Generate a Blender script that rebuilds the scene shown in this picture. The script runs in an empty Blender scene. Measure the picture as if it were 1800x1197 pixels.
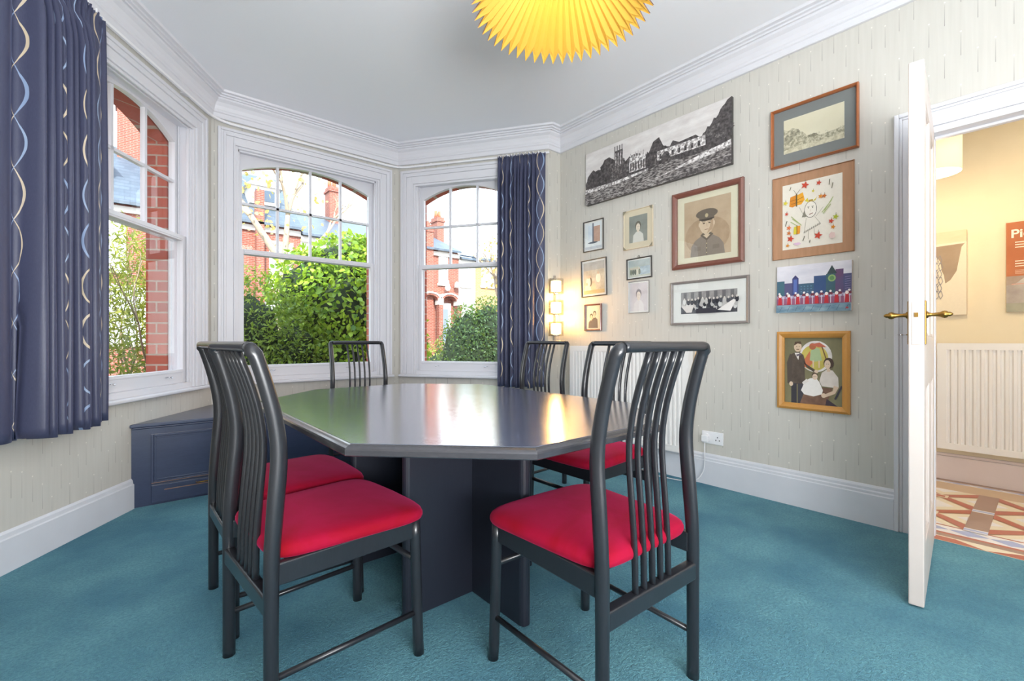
import bpy, bmesh, math, random
import numpy as np
from mathutils import Vector, Matrix
PI = math.pi
scene = bpy.context.scene
COL = scene.collection
random.seed(7)

# ------------------------------------------------------------------ camera
CAM_YAW = math.radians(40.16)
cd = bpy.data.cameras.new('camera'); cam = bpy.data.objects.new('camera', cd); COL.objects.link(cam)
cd.sensor_fit = 'HORIZONTAL'; cd.sensor_width = 36.0; cd.lens = 16.0
cd.clip_start = 0.05; cd.clip_end = 300
cam.location = (0, 0, 1.0)
cam.rotation_euler = (PI / 2, 0, -CAM_YAW)
scene.camera = cam

# ------------------------------------------------------------------ view, world, sun, daylight
scene.view_settings.view_transform = 'Standard'
scene.view_settings.look = 'None'
scene.view_settings.gamma = 1.0
scene.view_settings.use_curve_mapping = False
scene.view_settings.exposure = 0.0
WORLD_STRENGTH = 4.4
SUN_STRENGTH = 10.0
REAR_FILL_W = 60.0
CEILING_FILL_W = 122.0
w = bpy.data.worlds.new('world'); scene.world = w; w.use_nodes = True
nt = w.node_tree; nt.nodes.clear()
wo = nt.nodes.new('ShaderNodeOutputWorld'); bg = nt.nodes.new('ShaderNodeBackground')
tc = nt.nodes.new('ShaderNodeTexCoord'); sx = nt.nodes.new('ShaderNodeSeparateXYZ')
cr = nt.nodes.new('ShaderNodeValToRGB')
cr.color_ramp.elements[0].position = 0.0; cr.color_ramp.elements[0].color = (.95, .97, 1.0, 1)
cr.color_ramp.elements[1].position = 0.6; cr.color_ramp.elements[1].color = (.70, .84, 1.0, 1)
nt.links.new(tc.outputs['Generated'], sx.inputs[0]); nt.links.new(sx.outputs['Z'], cr.inputs[0])
nt.links.new(cr.outputs[0], bg.inputs['Color']); bg.inputs['Strength'].default_value = WORLD_STRENGTH
nt.links.new(bg.outputs[0], wo.inputs['Surface'])

sd = bpy.data.lights.new('sun', 'SUN'); sun = bpy.data.objects.new('sun', sd); COL.objects.link(sun)
sd.energy = SUN_STRENGTH; sd.angle = math.radians(0.6); sd.color = (1.0, .95, .86)
sun.rotation_euler = Vector((0.42, 1.0, -0.80)).to_track_quat('-Z', 'Y').to_euler()


def area(name, loc, direction, sx_, sy_, watts, color=(1, 1, 1), portal=False):
    l = bpy.data.lights.new(name, 'AREA'); o = bpy.data.objects.new(name, l); COL.objects.link(o)
    l.shape = 'RECTANGLE'; l.size = sx_; l.size_y = sy_; l.energy = watts; l.color = color
    o.location = loc; o.rotation_euler = Vector(direction).to_track_quat('-Z', 'Z').to_euler()
    if portal: l.cycles.is_portal = True
    return o


# added fill light on the solid rear wall, standing in for window daylight
area('rear_fill', (.75, -2.13, 1.45), (.15, 1, 0), 1.3, 2.0, REAR_FILL_W, (.93, .97, 1.0))

# added fill light behind the camera, no lamp body, aimed at the ceiling
area('ceiling_fill', (-.05, -1.1, 1.0), (.30, .85, 1), .9, .9, CEILING_FILL_W, (.97, .98, 1.0))

# ------------------------------------------------------------------ helpers
def lin(h):
    h = h.lstrip('#'); c = [int(h[i:i + 2], 16) / 255 for i in (0, 2, 4)]
    return tuple(x / 12.92 if x <= .04045 else ((x + .055) / 1.055) ** 2.4 for x in c) + (1.0,)


class NB:
    """small node builder"""
    def __init__(self, name):
        self.m = bpy.data.materials.new(name); self.m.use_nodes = True
        self.nt = self.m.node_tree; self.b = self.nt.nodes['Principled BSDF']
    def n(self, t, **k):
        x = self.nt.nodes.new(t)
        for a, v in k.items(): setattr(x, a, v)
        return x
    def l(self, a, b): self.nt.links.new(a, b)
    def math(self, op, a, b=None, c=None):
        x = self.n('ShaderNodeMath', operation=op)
        for i, v in enumerate((a, b, c)):
            if v is None: continue
            if isinstance(v, (int, float)): x.inputs[i].default_value = v
            else: self.l(v, x.inputs[i])
        return x.outputs[0]
    def mix(self, f, a, b, mode='MIX'):
        x = self.n('ShaderNodeMixRGB', blend_type=mode)
        for i, v in enumerate((f, a, b)):
            if isinstance(v, (int, float)): x.inputs[i].default_value = v
            elif isinstance(v, tuple): x.inputs[i].default_value = v
            else: self.l(v, x.inputs[i])
        return x.outputs[0]
    def noise(self, vec, scale, detail=2.0, rough=.5, dist=0.0):
        x = self.n('ShaderNodeTexNoise'); x.inputs['Scale'].default_value = scale
        x.inputs['Detail'].default_value = detail; x.inputs['Roughness'].default_value = rough
        x.inputs['Distortion'].default_value = dist
        if vec is not None: self.l(vec, x.inputs['Vector'])
        return x.outputs['Fac']
    def ramp(self, f, stops):
        x = self.n('ShaderNodeValToRGB'); e = x.color_ramp.elements
        while len(e) < len(stops): e.new(.5)
        for i, (p, c) in enumerate(stops): e[i].position = p; e[i].color = c
        self.l(f, x.inputs[0]); return x.outputs[0]
    def obj(self): return self.n('ShaderNodeTexCoord').outputs['Object']
    def mapped(self, vec, s=(1, 1, 1), r=(0, 0, 0)):
        x = self.n('ShaderNodeMapping'); x.inputs['Scale'].default_value = s; x.inputs['Rotation'].default_value = r
        self.l(vec, x.inputs['Vector']); return x.outputs[0]
    def bump(self, h, strength=.2, dist=.002):
        x = self.n('ShaderNodeBump'); x.inputs['Strength'].default_value = strength
        x.inputs['Distance'].default_value = dist; self.l(h, x.inputs['Height'])
        self.l(x.outputs[0], self.b.inputs['Normal'])
    def set(self, **k):
        names = dict(rough='Roughness', metal='Metallic', color='Base Color', coat='Coat Weight', coatr='Coat Roughness',
                     sheen='Sheen Weight', sheent='Sheen Tint', sheenr='Sheen Roughness', spec='Specular IOR Level',
                     em='Emission Color', ems='Emission Strength', trans='Transmission Weight', ior='IOR', sss='Subsurface Weight')
        for a, v in k.items():
            s = self.b.inputs[names[a]]
            if isinstance(v, (int, float, tuple)): s.default_value = v
            else: self.l(v, s)
        return self


def plain(name, color, rough=.5, metal=0., coat=0., var=0.06, scale=12., bump=0.0, spec=.5):
    """painted or plastic surface with slight procedural tone variation"""
    b = NB(name); f = b.noise(b.obj(), scale, 3)
    lo = tuple(c * (1 - var) for c in color[:3]) + (1,)
    hi = tuple(min(1, c * (1 + var)) for c in color[:3]) + (1,)
    b.set(color=b.mix(f, lo, hi), rough=rough, metal=metal, coat=coat, spec=spec)
    if bump: b.bump(b.noise(b.obj(), scale * 8, 2), bump, .001)
    return b.m


_flat = {}
def flat(h, rough=.75):
    if h not in _flat: _flat[h] = plain('pigment_' + h.lstrip('#'), lin(h), rough, var=.05, scale=60)
    return _flat[h]


_two = {}
def tone(h1, h2, scale=30, contrast=(.35, .65), stretch=(1, 1, 1), detail=4):
    k = (h1, h2, scale, contrast, stretch)
    if k not in _two:
        b = NB('printed_tone'); f = b.noise(b.mapped(b.obj(), stretch), scale, detail, .6)
        b.set(color=b.ramp(f, [(contrast[0], lin(h1)), (contrast[1], lin(h2))]), rough=.7); _two[k] = b.m
    return _two[k]


class MB:
    """mesh builder: collects shapes and links them as ONE mesh object"""
    def __init__(self): self.v = []; self.f = []; self.mi = []; self.m = []; self.cm = 0; self.sm = []; self.smooth = False; self.uv = None
    def mat(self, m):
        if m not in self.m: self.m.append(m)
        self.cm = self.m.index(m); return self
    def add(self, vs, fs, smooth=None):
        n = len(self.v); self.v += [tuple(v) for v in vs]
        for f in fs: self.f.append(tuple(i + n for i in f)); self.mi.append(self.cm); self.sm.append(self.smooth if smooth is None else smooth)
        return self
    def box(self, a, b, T=None):
        x0, y0, z0 = (min(a[i], b[i]) for i in range(3)); x1, y1, z1 = (max(a[i], b[i]) for i in range(3))
        vs = [(x0, y0, z0), (x1, y0, z0), (x1, y1, z0), (x0, y1, z0), (x0, y0, z1), (x1, y0, z1), (x1, y1, z1), (x0, y1, z1)]
        if T: vs = [T @ Vector(v) for v in vs]
        return self.add(vs, [(0, 3, 2, 1), (4, 5, 6, 7), (0, 1, 5, 4), (1, 2, 6, 5), (2, 3, 7, 6), (3, 0, 4, 7)])
    def prism(self, poly, lo, hi, axis='z', T=None):
        """poly: CCW 2D points; extruded from lo to hi along axis. axis y: poly=(x,z)"""
        n = len(poly)
        if axis == 'z': vs = [(p[0], p[1], lo) for p in poly] + [(p[0], p[1], hi) for p in poly]
        elif axis == 'y': vs = [(p[0], hi, p[1]) for p in poly] + [(p[0], lo, p[1]) for p in poly]
        else: vs = [(lo, p[0], p[1]) for p in poly] + [(hi, p[0], p[1]) for p in poly]
        if T: vs = [T @ Vector(v) for v in vs]
        fs = [tuple(reversed(range(n))), tuple(range(n, 2 * n))] + [(i, (i + 1) % n, n + (i + 1) % n, n + i) for i in range(n)]
        return self.add(vs, fs)
    def tube(self, pts, r, n=12, ref=None, caps=True, r2=None, smooth=True):
        """r: radius or list; r2: second radius (elliptical) along 'ref' direction"""
        pts = [Vector(p) for p in pts]; k = len(pts)
        rs = r if isinstance(r, (list, tuple)) else [r] * k
        r2s = rs if r2 is None else (r2 if isinstance(r2, (list, tuple)) else [r2] * k)
        vs = []; prev = None
        for i, p in enumerate(pts):
            t = (pts[min(i + 1, k - 1)] - pts[max(i - 1, 0)]).normalized()
            if ref is not None: a = Vector(ref)
            elif prev is None: a = Vector((0, 0, 1)) if abs(t.z) < .9 else Vector((1, 0, 0))
            else: a = prev
            a = (a - t * a.dot(t)).normalized(); prev = a; b = t.cross(a)
            for j in range(n):
                th = 2 * PI * j / n
                vs.append(p + a * (r2s[i] * math.cos(th)) + b * (rs[i] * math.sin(th)))
        fs = []
        for i in range(k - 1):
            for j in range(n):
                fs.append((i * n + j, i * n + (j + 1) % n, (i + 1) * n + (j + 1) % n, (i + 1) * n + j))
        self.add(vs, fs, smooth)
        if caps: n0 = len(self.v) - k * n; self.f += [tuple(n0 + j for j in reversed(range(n))), tuple(n0 + (k - 1) * n + j for j in range(n))]; self.mi += [self.cm] * 2; self.sm += [False] * 2
        return self
    def lathe(self, prof, n=32, T=None, smooth=True, close=False):
        """prof: (radius, height) pairs around z"""
        vs = []; fs = []; k = len(prof)
        for r, z in prof:
            for j in range(n):
                th = 2 * PI * j / n; v = Vector((r * math.cos(th), r * math.sin(th), z)); vs.append(T @ v if T else v)
        for i in range(k - 1 + (1 if close else 0)):
            i2 = (i + 1) % k
            for j in range(n): fs.append((i * n + j, i * n + (j + 1) % n, i2 * n + (j + 1) % n, i2 * n + j))
        self.add(vs, fs, smooth)
        return self
    def sweep(self, path, prof, closed=False, smooth=False):
        """path: 2D points, interior on the LEFT; prof: (inset from path to the left, z) pairs, closed outline; mitred"""
        n = len(path); vs = []; k = len(prof)
        P = [Vector(p) for p in path]
        for i in range(n):
            if closed or 0 < i < n - 1:
                d0 = (P[i] - P[i - 1]).normalized(); d1 = (P[(i + 1) % n] - P[i]).normalized()
            elif i == 0: d0 = d1 = (P[1] - P[0]).normalized()
            else: d0 = d1 = (P[-1] - P[-2]).normalized()
            n0 = Vector((-d0.y, d0.x)); n1 = Vector((-d1.y, d1.x))
            mvec = (n0 + n1) / (1 + n0.dot(n1))
            for a, z in prof: vs.append((P[i].x + mvec.x * a, P[i].y + mvec.y * a, z))
        fs = []
        for i in range(n if closed else n - 1):
            i2 = (i + 1) % n
            for j in range(k): fs.append((i * k + j, i2 * k + j, i2 * k + (j + 1) % k, i * k + (j + 1) % k))
        if not closed: fs += [tuple(reversed(range(k))), tuple((n - 1) * k + j for j in range(k))]
        return self.add(vs, fs, smooth)
    def build(self, name, mat=None, parent=None, bevel=0, seg=2, recalc=True, loc=None):
        me = bpy.data.meshes.new(name); me.from_pydata(self.v, [], self.f)
        ms = self.m if self.m else [mat]
        for m in ms: me.materials.append(m)
        if self.m: me.polygons.foreach_set('material_index', self.mi)
        me.polygons.foreach_set('use_smooth', self.sm)
        if self.uv is not None:
            l = me.uv_layers.new(name='UVMap')
            for li, lp in enumerate(me.loops): l.data[li].uv = self.uv[lp.vertex_index]
        me.update()
        if recalc:
            bm = bmesh.new(); bm.from_mesh(me); bmesh.ops.recalc_face_normals(bm, faces=bm.faces); bm.to_mesh(me); bm.free()
        o = bpy.data.objects.new(name, me); COL.objects.link(o)
        if parent is not None: o.parent = parent
        if loc: o.location = loc
        if bevel:
            b = o.modifiers.new('bevel', 'BEVEL'); b.width = bevel; b.segments = seg; b.limit_method = 'ANGLE'; b.angle_limit = math.radians(40)
        return o


def thing(name, label, cat, loc=(0, 0, 0), rz=0, group=None):
    o = bpy.data.objects.new(name, None); COL.objects.link(o); o.empty_display_size = .1
    o.location = loc; o.rotation_euler = (0, 0, rz); o['label'] = label; o['category'] = cat
    if group: o['group'] = group
    return o
def tag(o, label, cat, group=None, kind=None):
    o['label'] = label; o['category'] = cat
    if group: o['group'] = group
    if kind: o['kind'] = kind
    return o
def struct(o): o['kind'] = 'structure'; return o
def sroot(name, T=None):
    o = bpy.data.objects.new(name, None); COL.objects.link(o); o['kind'] = 'structure'
    if T: o.matrix_world = T
    return o
def copy_thing(root, loc, rz, label):
    r = root.copy(); COL.objects.link(r); r.location = loc; r.rotation_euler = (0, 0, rz); r['label'] = label
    for ch in list(root.children):
        c = ch.copy(); COL.objects.link(c); c.parent = r
        for g in ch.children:
            d = g.copy(); COL.objects.link(d); d.parent = c
    return r
def spline(pts, per=6):
    """Catmull-Rom through points"""
    P = [Vector(p) for p in pts]; out = []
    for i in range(len(P) - 1):
        p0 = P[max(i - 1, 0)]; p1 = P[i]; p2 = P[i + 1]; p3 = P[min(i + 2, len(P) - 1)]
        for k in range(per):
            t = k / per
            out.append(.5 * ((2 * p1) + (-p0 + p2) * t + (2 * p0 - 5 * p1 + 4 * p2 - p3) * t * t + (-p0 + 3 * p1 - 3 * p2 + p3) * t ** 3))
    out.append(P[-1]); return out
def frame_on(A, ang): return Matrix.Translation(Vector((A[0], A[1], 0))) @ Matrix.Rotation(ang, 4, 'Z')

# ------------------------------------------------------------------ materials
M = {}
b = NB('ceiling_paint'); b.set(color=lin('#eff1f5'), rough=.9); b.bump(b.noise(b.obj(), 160, 3), .25, .002); M['ceiling'] = b.m
M['white'] = plain('white_gloss_paint', lin('#dddde2'), .32, var=.015, scale=5)
M['door_white'] = plain('aged_white_door_paint', lin('#d6cbc4'), .38, var=.05, scale=9, bump=.1)
M['base_white'] = plain('scuffed_skirting_paint', lin('#d8dae0'), .45, var=.07, scale=6)

# wallpaper with fine falling dashes, each under a small dot
b = NB('dashed_wallpaper')
geo = b.n('ShaderNodeNewGeometry'); s = b.n('ShaderNodeSeparateXYZ'); b.l(geo.outputs['Position'], s.inputs[0])
h = b.math('ADD', s.outputs['Y'], b.math('MULTIPLY', s.outputs['X'], .61)); z = s.outputs['Z']
c = b.math('DIVIDE', h, .058); ci = b.math('FLOOR', c); fy = b.math('FRACT', c)
rnd = b.math('FRACT', b.math('MULTIPLY', b.math('SINE', b.math('MULTIPLY', ci, 12.9898)), 43758.5))
zz = b.math('ADD', b.math('DIVIDE', z, .26), rnd); fz = b.math('FRACT', zz)
line = b.math('MULTIPLY', b.math('LESS_THAN', b.math('ABSOLUTE', b.math('SUBTRACT', fy, .5)), .022),
              b.math('MULTIPLY', b.math('GREATER_THAN', fz, .25), b.math('LESS_THAN', fz, .66)))
dx = b.math('MULTIPLY', b.math('SUBTRACT', fy, .5), .058); dz = b.math('MULTIPLY', b.math('SUBTRACT', fz, .70), .26)
dot = b.math('LESS_THAN', b.math('ADD', b.math('MULTIPLY', dx, dx), b.math('MULTIPLY', dz, dz)), .000012)
sv = b.n('ShaderNodeCombineXYZ'); b.l(b.math('MULTIPLY', h, 60), sv.inputs[0]); b.l(b.math('MULTIPLY', z, 3), sv.inputs[2])
streak = b.noise(sv.outputs[0], 1.0, 3)
base = b.mix(streak, lin('#c4c1b8'), lin('#d2cfc7'))
fade = b.math('MULTIPLY', b.math('SUBTRACT', fz, .2), 1.9)
lf = b.math('MULTIPLY', line, b.math('SUBTRACT', 1.1, fade))
colr = b.mix(b.math('MINIMUM', b.math('MULTIPLY', lf, .85), 1.0), base, lin('#8f8b84'))
colr = b.mix(b.math('MULTIPLY', dot, .8), colr, lin('#efeadf'))
b.set(color=colr, rough=.62); M['paper'] = b.m
b = NB('hall_wall_paint'); b.set(color=b.mix(b.noise(b.obj(), 9, 3), lin('#e2d3b4'), lin('#e8dabc')), rough=.7); b.bump(b.noise(b.obj(), 60, 3), .3, .002); M['hall'] = b.m

# carpet
b = NB('teal_cut_pile_carpet'); o_ = b.obj()
big = b.noise(o_, 1.8, 4, .6); mid = b.noise(o_, 95, 2, .6); fine = b.noise(o_, 300, 2)
mr = b.ramp(mid, [(.36, (0, 0, 0, 1)), (.64, (1, 1, 1, 1))])
br = b.ramp(big, [(.35, (0, 0, 0, 1)), (.65, (1, 1, 1, 1))])
c1 = b.mix(br, lin('#386c86'), lin('#72a8b2')); c2 = b.mix(b.math('MULTIPLY', mr, .5), c1, lin('#335a74'))
b.set(color=b.mix(b.math('MULTIPLY', fine, .35), c2, lin('#7fbfd0')), rough=.95, sheen=.3, sheenr=.5, sheent=lin('#9fd0de'), spec=.12)
b.bump(b.math('ADD', mid, b.math('MULTIPLY', fine, .6)), 1.0, .012); M['carpet'] = b.m

def woodmat(name, c1, c2, rough, coat, axis=(1, 8, 8), scale=3, bump=.1, coatr=.1):
    b = NB(name); v = b.mapped(b.obj(), axis)
    f = b.noise(v, scale, 6, .65, .6); g = b.noise(v, scale * 6, 3, .6)
    b.set(color=b.mix(b.math('MULTIPLY', b.math('ADD', f, g), .5), c1, c2), rough=rough, coat=coat, coatr=coatr)
    b.bump(g, bump, .002); return b.m
M['chair'] = woodmat('black_stained_wood', lin('#16181c'), lin('#2b2d33'), .32, .35, (6, 6, 1), 8, .05, .18)
M['tabletop'] = woodmat('black_stained_ash_top', (.012, .016, .036, 1), (.21, .24, .33, 1), .17, 1.0, (1.0, 12, 12), 3.2, .45, .11)
M['tabletop'].node_tree.nodes['Principled BSDF'].inputs['Coat IOR'].default_value = 2.1
nt_ = M['tabletop'].node_tree; bn = [n for n in nt_.nodes if n.type == 'BUMP'][0]; bn.inputs['Strength'].default_value = .16
nt_.links.new(bn.outputs[0], nt_.nodes['Principled BSDF'].inputs['Coat Normal'])
M['table_edge'] = woodmat('black_stained_ash_edge', (.02, .021, .026, 1), (.06, .06, .07, 1), .25, .6, (2, 2, 12), 4, .1)
M['panel'] = woodmat('dark_table_panel', (.010, .012, .022, 1), (.018, .021, .034, 1), .45, .15, (6, 6, 1), 4, .05)
M['bench'] = woodmat('blue_black_stained_pine', lin('#262e47'), lin('#3f4966'), .34, .4, (1, 6, 7), 5, .12)
M['bench_rub'] = plain('rubbed_wood_edge', lin('#8a6a58'), .5, var=.2, scale=20)
b = NB('crimson_velvet'); gp = b.n('ShaderNodeNewGeometry').outputs['Position']; f = b.noise(gp, 4.5, 4, .6, .5); g = b.noise(b.obj(), 300, 2)
b.set(color=b.mix(b.ramp(f, [(.36, (0, 0, 0, 1)), (.64, (1, 1, 1, 1))]), lin('#8e0c1c'), lin('#a01238')), rough=.8,
      sheen=.36, sheenr=.42, sheent=lin('#ff5a98'), spec=.1)
b.bump(g, .25, .001); M['velvet'] = b.m

# curtain fabric, chains of crossing arcs
b = NB('navy_curtain_with_woven_arcs'); uvn = b.n('ShaderNodeUVMap'); s = b.n('ShaderNodeSeparateXYZ'); b.l(uvn.outputs[0], s.inputs[0])
CW, CP = .34, .22
u = b.math('DIVIDE', s.outputs['X'], CW); v = s.outputs['Y']
ui = b.math('FLOOR', u); cx_ = b.math('MULTIPLY', b.math('SUBTRACT', b.math('FRACT', u), .5), CW)
ph = b.math('ADD', b.math('MULTIPLY', v, PI / CP), b.math('MULTIPLY', ui, 1.9))
sn = b.math('MULTIPLY', b.math('SINE', ph), .034)
thick = b.math('ADD', .0014, b.math('MULTIPLY', b.math('ABSOLUTE', b.math('SINE', ph)), .0036))
dA = b.math('ABSOLUTE', b.math('SUBTRACT', cx_, sn)); dB = b.math('ABSOLUTE', b.math('ADD', cx_, sn))
mA = b.math('LESS_THAN', dA, thick); mB = b.math('LESS_THAN', dB, b.math('MULTIPLY', thick, .8))
par = b.math('GREATER_THAN', b.math('SINE', b.math('MULTIPLY', ph, .5)), 0)
arcA = b.mix(par, lin('#d9c9b0'), lin('#8fa3c4')); arcB = b.mix(par, lin('#9db0cc'), lin('#d3c2a6'))
weave = b.noise(b.mapped(uvn.outputs[0], (500, 60, 1)), 1, 2)
base = b.mix(weave, lin('#3b3e56'), lin('#4b4f6a'))
colr = b.mix(mB, b.mix(mA, base, arcA), arcB)
b.set(color=colr, rough=.45, sheen=.18, sheent=lin('#b4bcf0'), sheenr=.4, spec=.5); M['curtain'] = b.m

b = NB('window_glass'); nt = b.nt; nt.nodes.remove(b.b)
tr = b.n('ShaderNodeBsdfTransparent'); gl = b.n('ShaderNodeBsdfGlossy'); gl.inputs['Roughness'].default_value = 0.0
tr.inputs[0].default_value = (.97, .985, .98, 1)
fr = b.n('ShaderNodeLayerWeight'); fr.inputs[0].default_value = .5
sch = b.math('ADD', .018, b.math('MULTIPLY', b.math('POWER', fr.outputs['Facing'], 5), .8))
mx = b.n('ShaderNodeMixShader'); b.l(sch, mx.inputs[0]); b.l(tr.outputs[0], mx.inputs[1]); b.l(gl.outputs[0], mx.inputs[2])
b.l(mx.outputs[0], b.n('ShaderNodeOutputMaterial').inputs[0])
for n_ in list(nt.nodes):
    if n_.type == 'OUTPUT_MATERIAL' and not n_.inputs[0].is_linked: nt.nodes.remove(n_)
M['glass'] = b.m

def brickmat(name, c1, c2, mortar, w=.225, h=.075, mw=.006, bump=.4):
    b = NB(name); s = b.n('ShaderNodeSeparateXYZ'); b.l(b.obj(), s.inputs[0]); cb = b.n('ShaderNodeCombineXYZ')
    b.l(b.math('ADD', s.outputs['X'], s.outputs['Y']), cb.inputs[0]); b.l(s.outputs['Z'], cb.inputs[1])
    t = b.n('ShaderNodeTexBrick'); t.inputs['Scale'].default_value = 1; t.inputs['Brick Width'].default_value = w
    t.inputs['Row Height'].default_value = h; t.inputs['Mortar Size'].default_value = mw
    t.inputs['Color1'].default_value = c1; t.inputs['Color2'].default_value = c2; t.inputs['Mortar'].default_value = mortar
    b.l(cb.outputs[0], t.inputs['Vector'])
    b.set(color=b.mix(b.math('MULTIPLY', b.noise(b.obj(), 25, 4), .4), t.outputs['Color'], (c1[0] * .5, c1[1] * .5, c1[2] * .5, 1)), rough=.85)
    b.bump(b.math('SUBTRACT', 1, t.outputs['Fac']), bump, .004); return b.m
M['brick'] = brickmat('red_brick', lin('#b5583f'), lin('#9c4a3a'), lin('#a89c8c'))
M['brick_far'] = brickmat('red_facade_brick', lin('#94503f'), lin('#854438'), lin('#a08c80'), mw=.008)
M['brick_pale'] = brickmat('yellow_stock_brick', lin('#b08a5c'), lin('#a58052'), lin('#b8a88e'), mw=.008)
b = NB('slate_roof'); s_ = b.mapped(b.obj(), (3, 1, 4)); t = b.n('ShaderNodeTexBrick'); t.inputs['Scale'].default_value = 1
t.inputs['Brick Width'].default_value = .9; t.inputs['Row Height'].default_value = .25; t.inputs['Mortar Size'].default_value = .02
t.inputs['Color1'].default_value = lin('#465260'); t.inputs['Color2'].default_value = lin('#54606e'); t.inputs['Mortar'].default_value = lin('#3f4a58')
b.l(s_, t.inputs['Vector']); b.set(color=t.outputs['Color'], rough=.5); M['slate'] = b.m
M['stone'] = plain('white_masonry_paint', lin('#c9c5c0'), .7, var=.03)
M['dark_glass'] = plain('dark_pane', lin('#4a5868'), .1, var=.2, scale=2)
M['curtained'] = plain('pale_curtained_pane', lin('#d5dbe2'), .25, var=.1, scale=3)

def leafmat(name, c1, c2, trans=.35, rough=.4):
    b = NB(name); nt = b.nt
    at = b.n('ShaderNodeAttribute'); at.attribute_name = 'tint'
    colr = b.mix(at.outputs['Fac'], c1, c2); b.set(color=colr, rough=rough, spec=.35)
    tl = b.n('ShaderNodeBsdfTranslucent'); b.l(b.mix(.5, colr, lin('#c8e040')), tl.inputs[0])
    mx = b.n('ShaderNodeMixShader'); mx.inputs[0].default_value = trans; out = nt.nodes['Material Output']
    b.l(b.b.outputs[0], mx.inputs[1]); b.l(tl.outputs[0], mx.inputs[2]); b.l(mx.outputs[0], out.inputs[0]); return b.m
M['leaf_ivy'] = leafmat('broad_green_leaf', lin('#3f6b22'), lin('#a6c63c'))
M['leaf_dark'] = leafmat('small_dark_leaf', lin('#3a5a22'), lin('#86a040'))
M['leaf_hedge'] = leafmat('privet_leaf', lin('#2c4430'), lin('#567350'))
M['leaf_olive'] = leafmat('olive_shrub_leaf', lin('#58602a'), lin('#a3a552'))
M['leaf_autumn'] = leafmat('autumn_leaf', lin('#a8845a'), lin('#cfae7c'))
M['core'] = plain('painted_inner_shade', lin('#20301a'), .9, var=.3, scale=8)  # dark colour paints in the shade between the leaves
M['bark'] = plain('pale_bark', lin('#9a8a78'), .85, var=.25, scale=14, bump=.5)
M['ground'] = plain('garden_soil_and_grass', lin('#4e5a34'), .95, var=.35, scale=3)
M['road'] = plain('asphalt', lin('#6c6c70'), .9, var=.1, scale=20)
M['pave'] = plain('concrete_paving', lin('#a8a298'), .9, var=.1, scale=5)

b = NB('brass'); b.set(color=lin('#a07c40'), rough=.3, metal=1.0); M['brass'] = b.m
b = NB('chrome'); b.set(color=lin('#d8d8dc'), rough=.12, metal=1.0); M['chrome'] = b.m
M['plastic'] = plain('white_plastic', lin('#eeeef0'), .3, var=.01)
M['rad'] = plain('white_radiator_enamel', lin('#ebe9e6'), .3, var=.01)
M['dark'] = plain('black_recess', lin('#202022'), .6)
def emit(name, c, s):
    b = NB(name); b.set(color=c, em=c, ems=s, rough=.5); return b.m

# ------------------------------------------------------------------ room geometry
CL = (.498, 4.237); CR = (2.08, 4.237); RB = (2.942, 2.975); LB = (-.364, 2.975)
SEG = math.hypot(RB[0] - CR[0], RB[1] - CR[1])
aR = math.atan2(RB[1] - CR[1], RB[0] - CR[0]); aL = math.atan2(CL[1] - LB[1], CL[0] - LB[0])
LBx = (LB[0] - .11 * math.cos(aL), LB[1] - .11 * math.sin(aL))
XW, XL, YB = 3.10, -.56, -2.2
CEIL = 2.935
ROOM = [(XW, YB), (XW, 2.975), RB, CR, CL, LBx, (XL, LBx[1]), (XL, YB)]

m = MB(); m.prism([(XL, YB), (XW + .01, YB), (XW + .01, 2.975), RB, CR, CL, LBx, (XL, LBx[1])], -.05, 0)
struct(m.build('floor', M['carpet']))
m = MB(); m.prism([(XL - .1, YB - .1), (XW + .1, YB - .1), (XW + .1, 3.10), (3.0, 3.10), (2.16, 4.34), (.42, 4.34), (-.45, 3.10), (XL - .1, 3.10)], CEIL, CEIL + .03)
struct(m.build('ceiling', M['ceiling']))
# unseen storey above, added with its height set to shade the bushes, and front wall beside the bay (red brick outside)
m = MB(); m.prism([(-9, -7), (10, -7), (10, 3.25), (2.95, 3.25), (2.2, 4.45), (.38, 4.45), (-.45, 3.25), (-9, 3.25)], CEIL + .035, 3.25)
m.box((-9, -7, 3.25), (10, 3.25, 4.15))
struct(m.build('wall_sun_block_storey', M['brick']))
m = MB(); m.box((-9, 2.99, -.6), (XL - .03, 3.25, CEIL + .03)); struct(m.build('wall_front_left', M['brick']))
m = MB(); m.box((XW + .13, 2.99, -.6), (10, 3.25, CEIL + .03)); struct(m.build('wall_front_right', M['brick']))

# right wall with doorway
DY0, DY1, DZ = -.43, .415, 2.06
m = MB(); m.box((XW, DY1, 0), (XW + .12, 3.0, CEIL)); m.box((XW, YB, 0), (XW + .12, DY0, CEIL)); m.box((XW, DY0, DZ), (XW + .12, DY1, CEIL))
struct(m.build('wall_right', M['paper']))
m = MB(); m.box((RB[0], 2.975, 0), (XW + .12, 3.095, CEIL)); struct(m.build('wall_return_right', M['paper']))
m = MB(); m.box((XL - .1, LBx[1], 0), (LBx[0], LBx[1] + .12, CEIL)); struct(m.build('wall_return_left', M['paper']))
m = MB(); m.box((XL - .1, YB, 0), (XL, LBx[1], CEIL)); struct(m.build('wall_left', M['paper']))
m = MB(); m.box((XL - .1, YB - .1, 0), (XW + .12, YB, CEIL)); struct(m.build('wall_rear', M['paper']))

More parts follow.
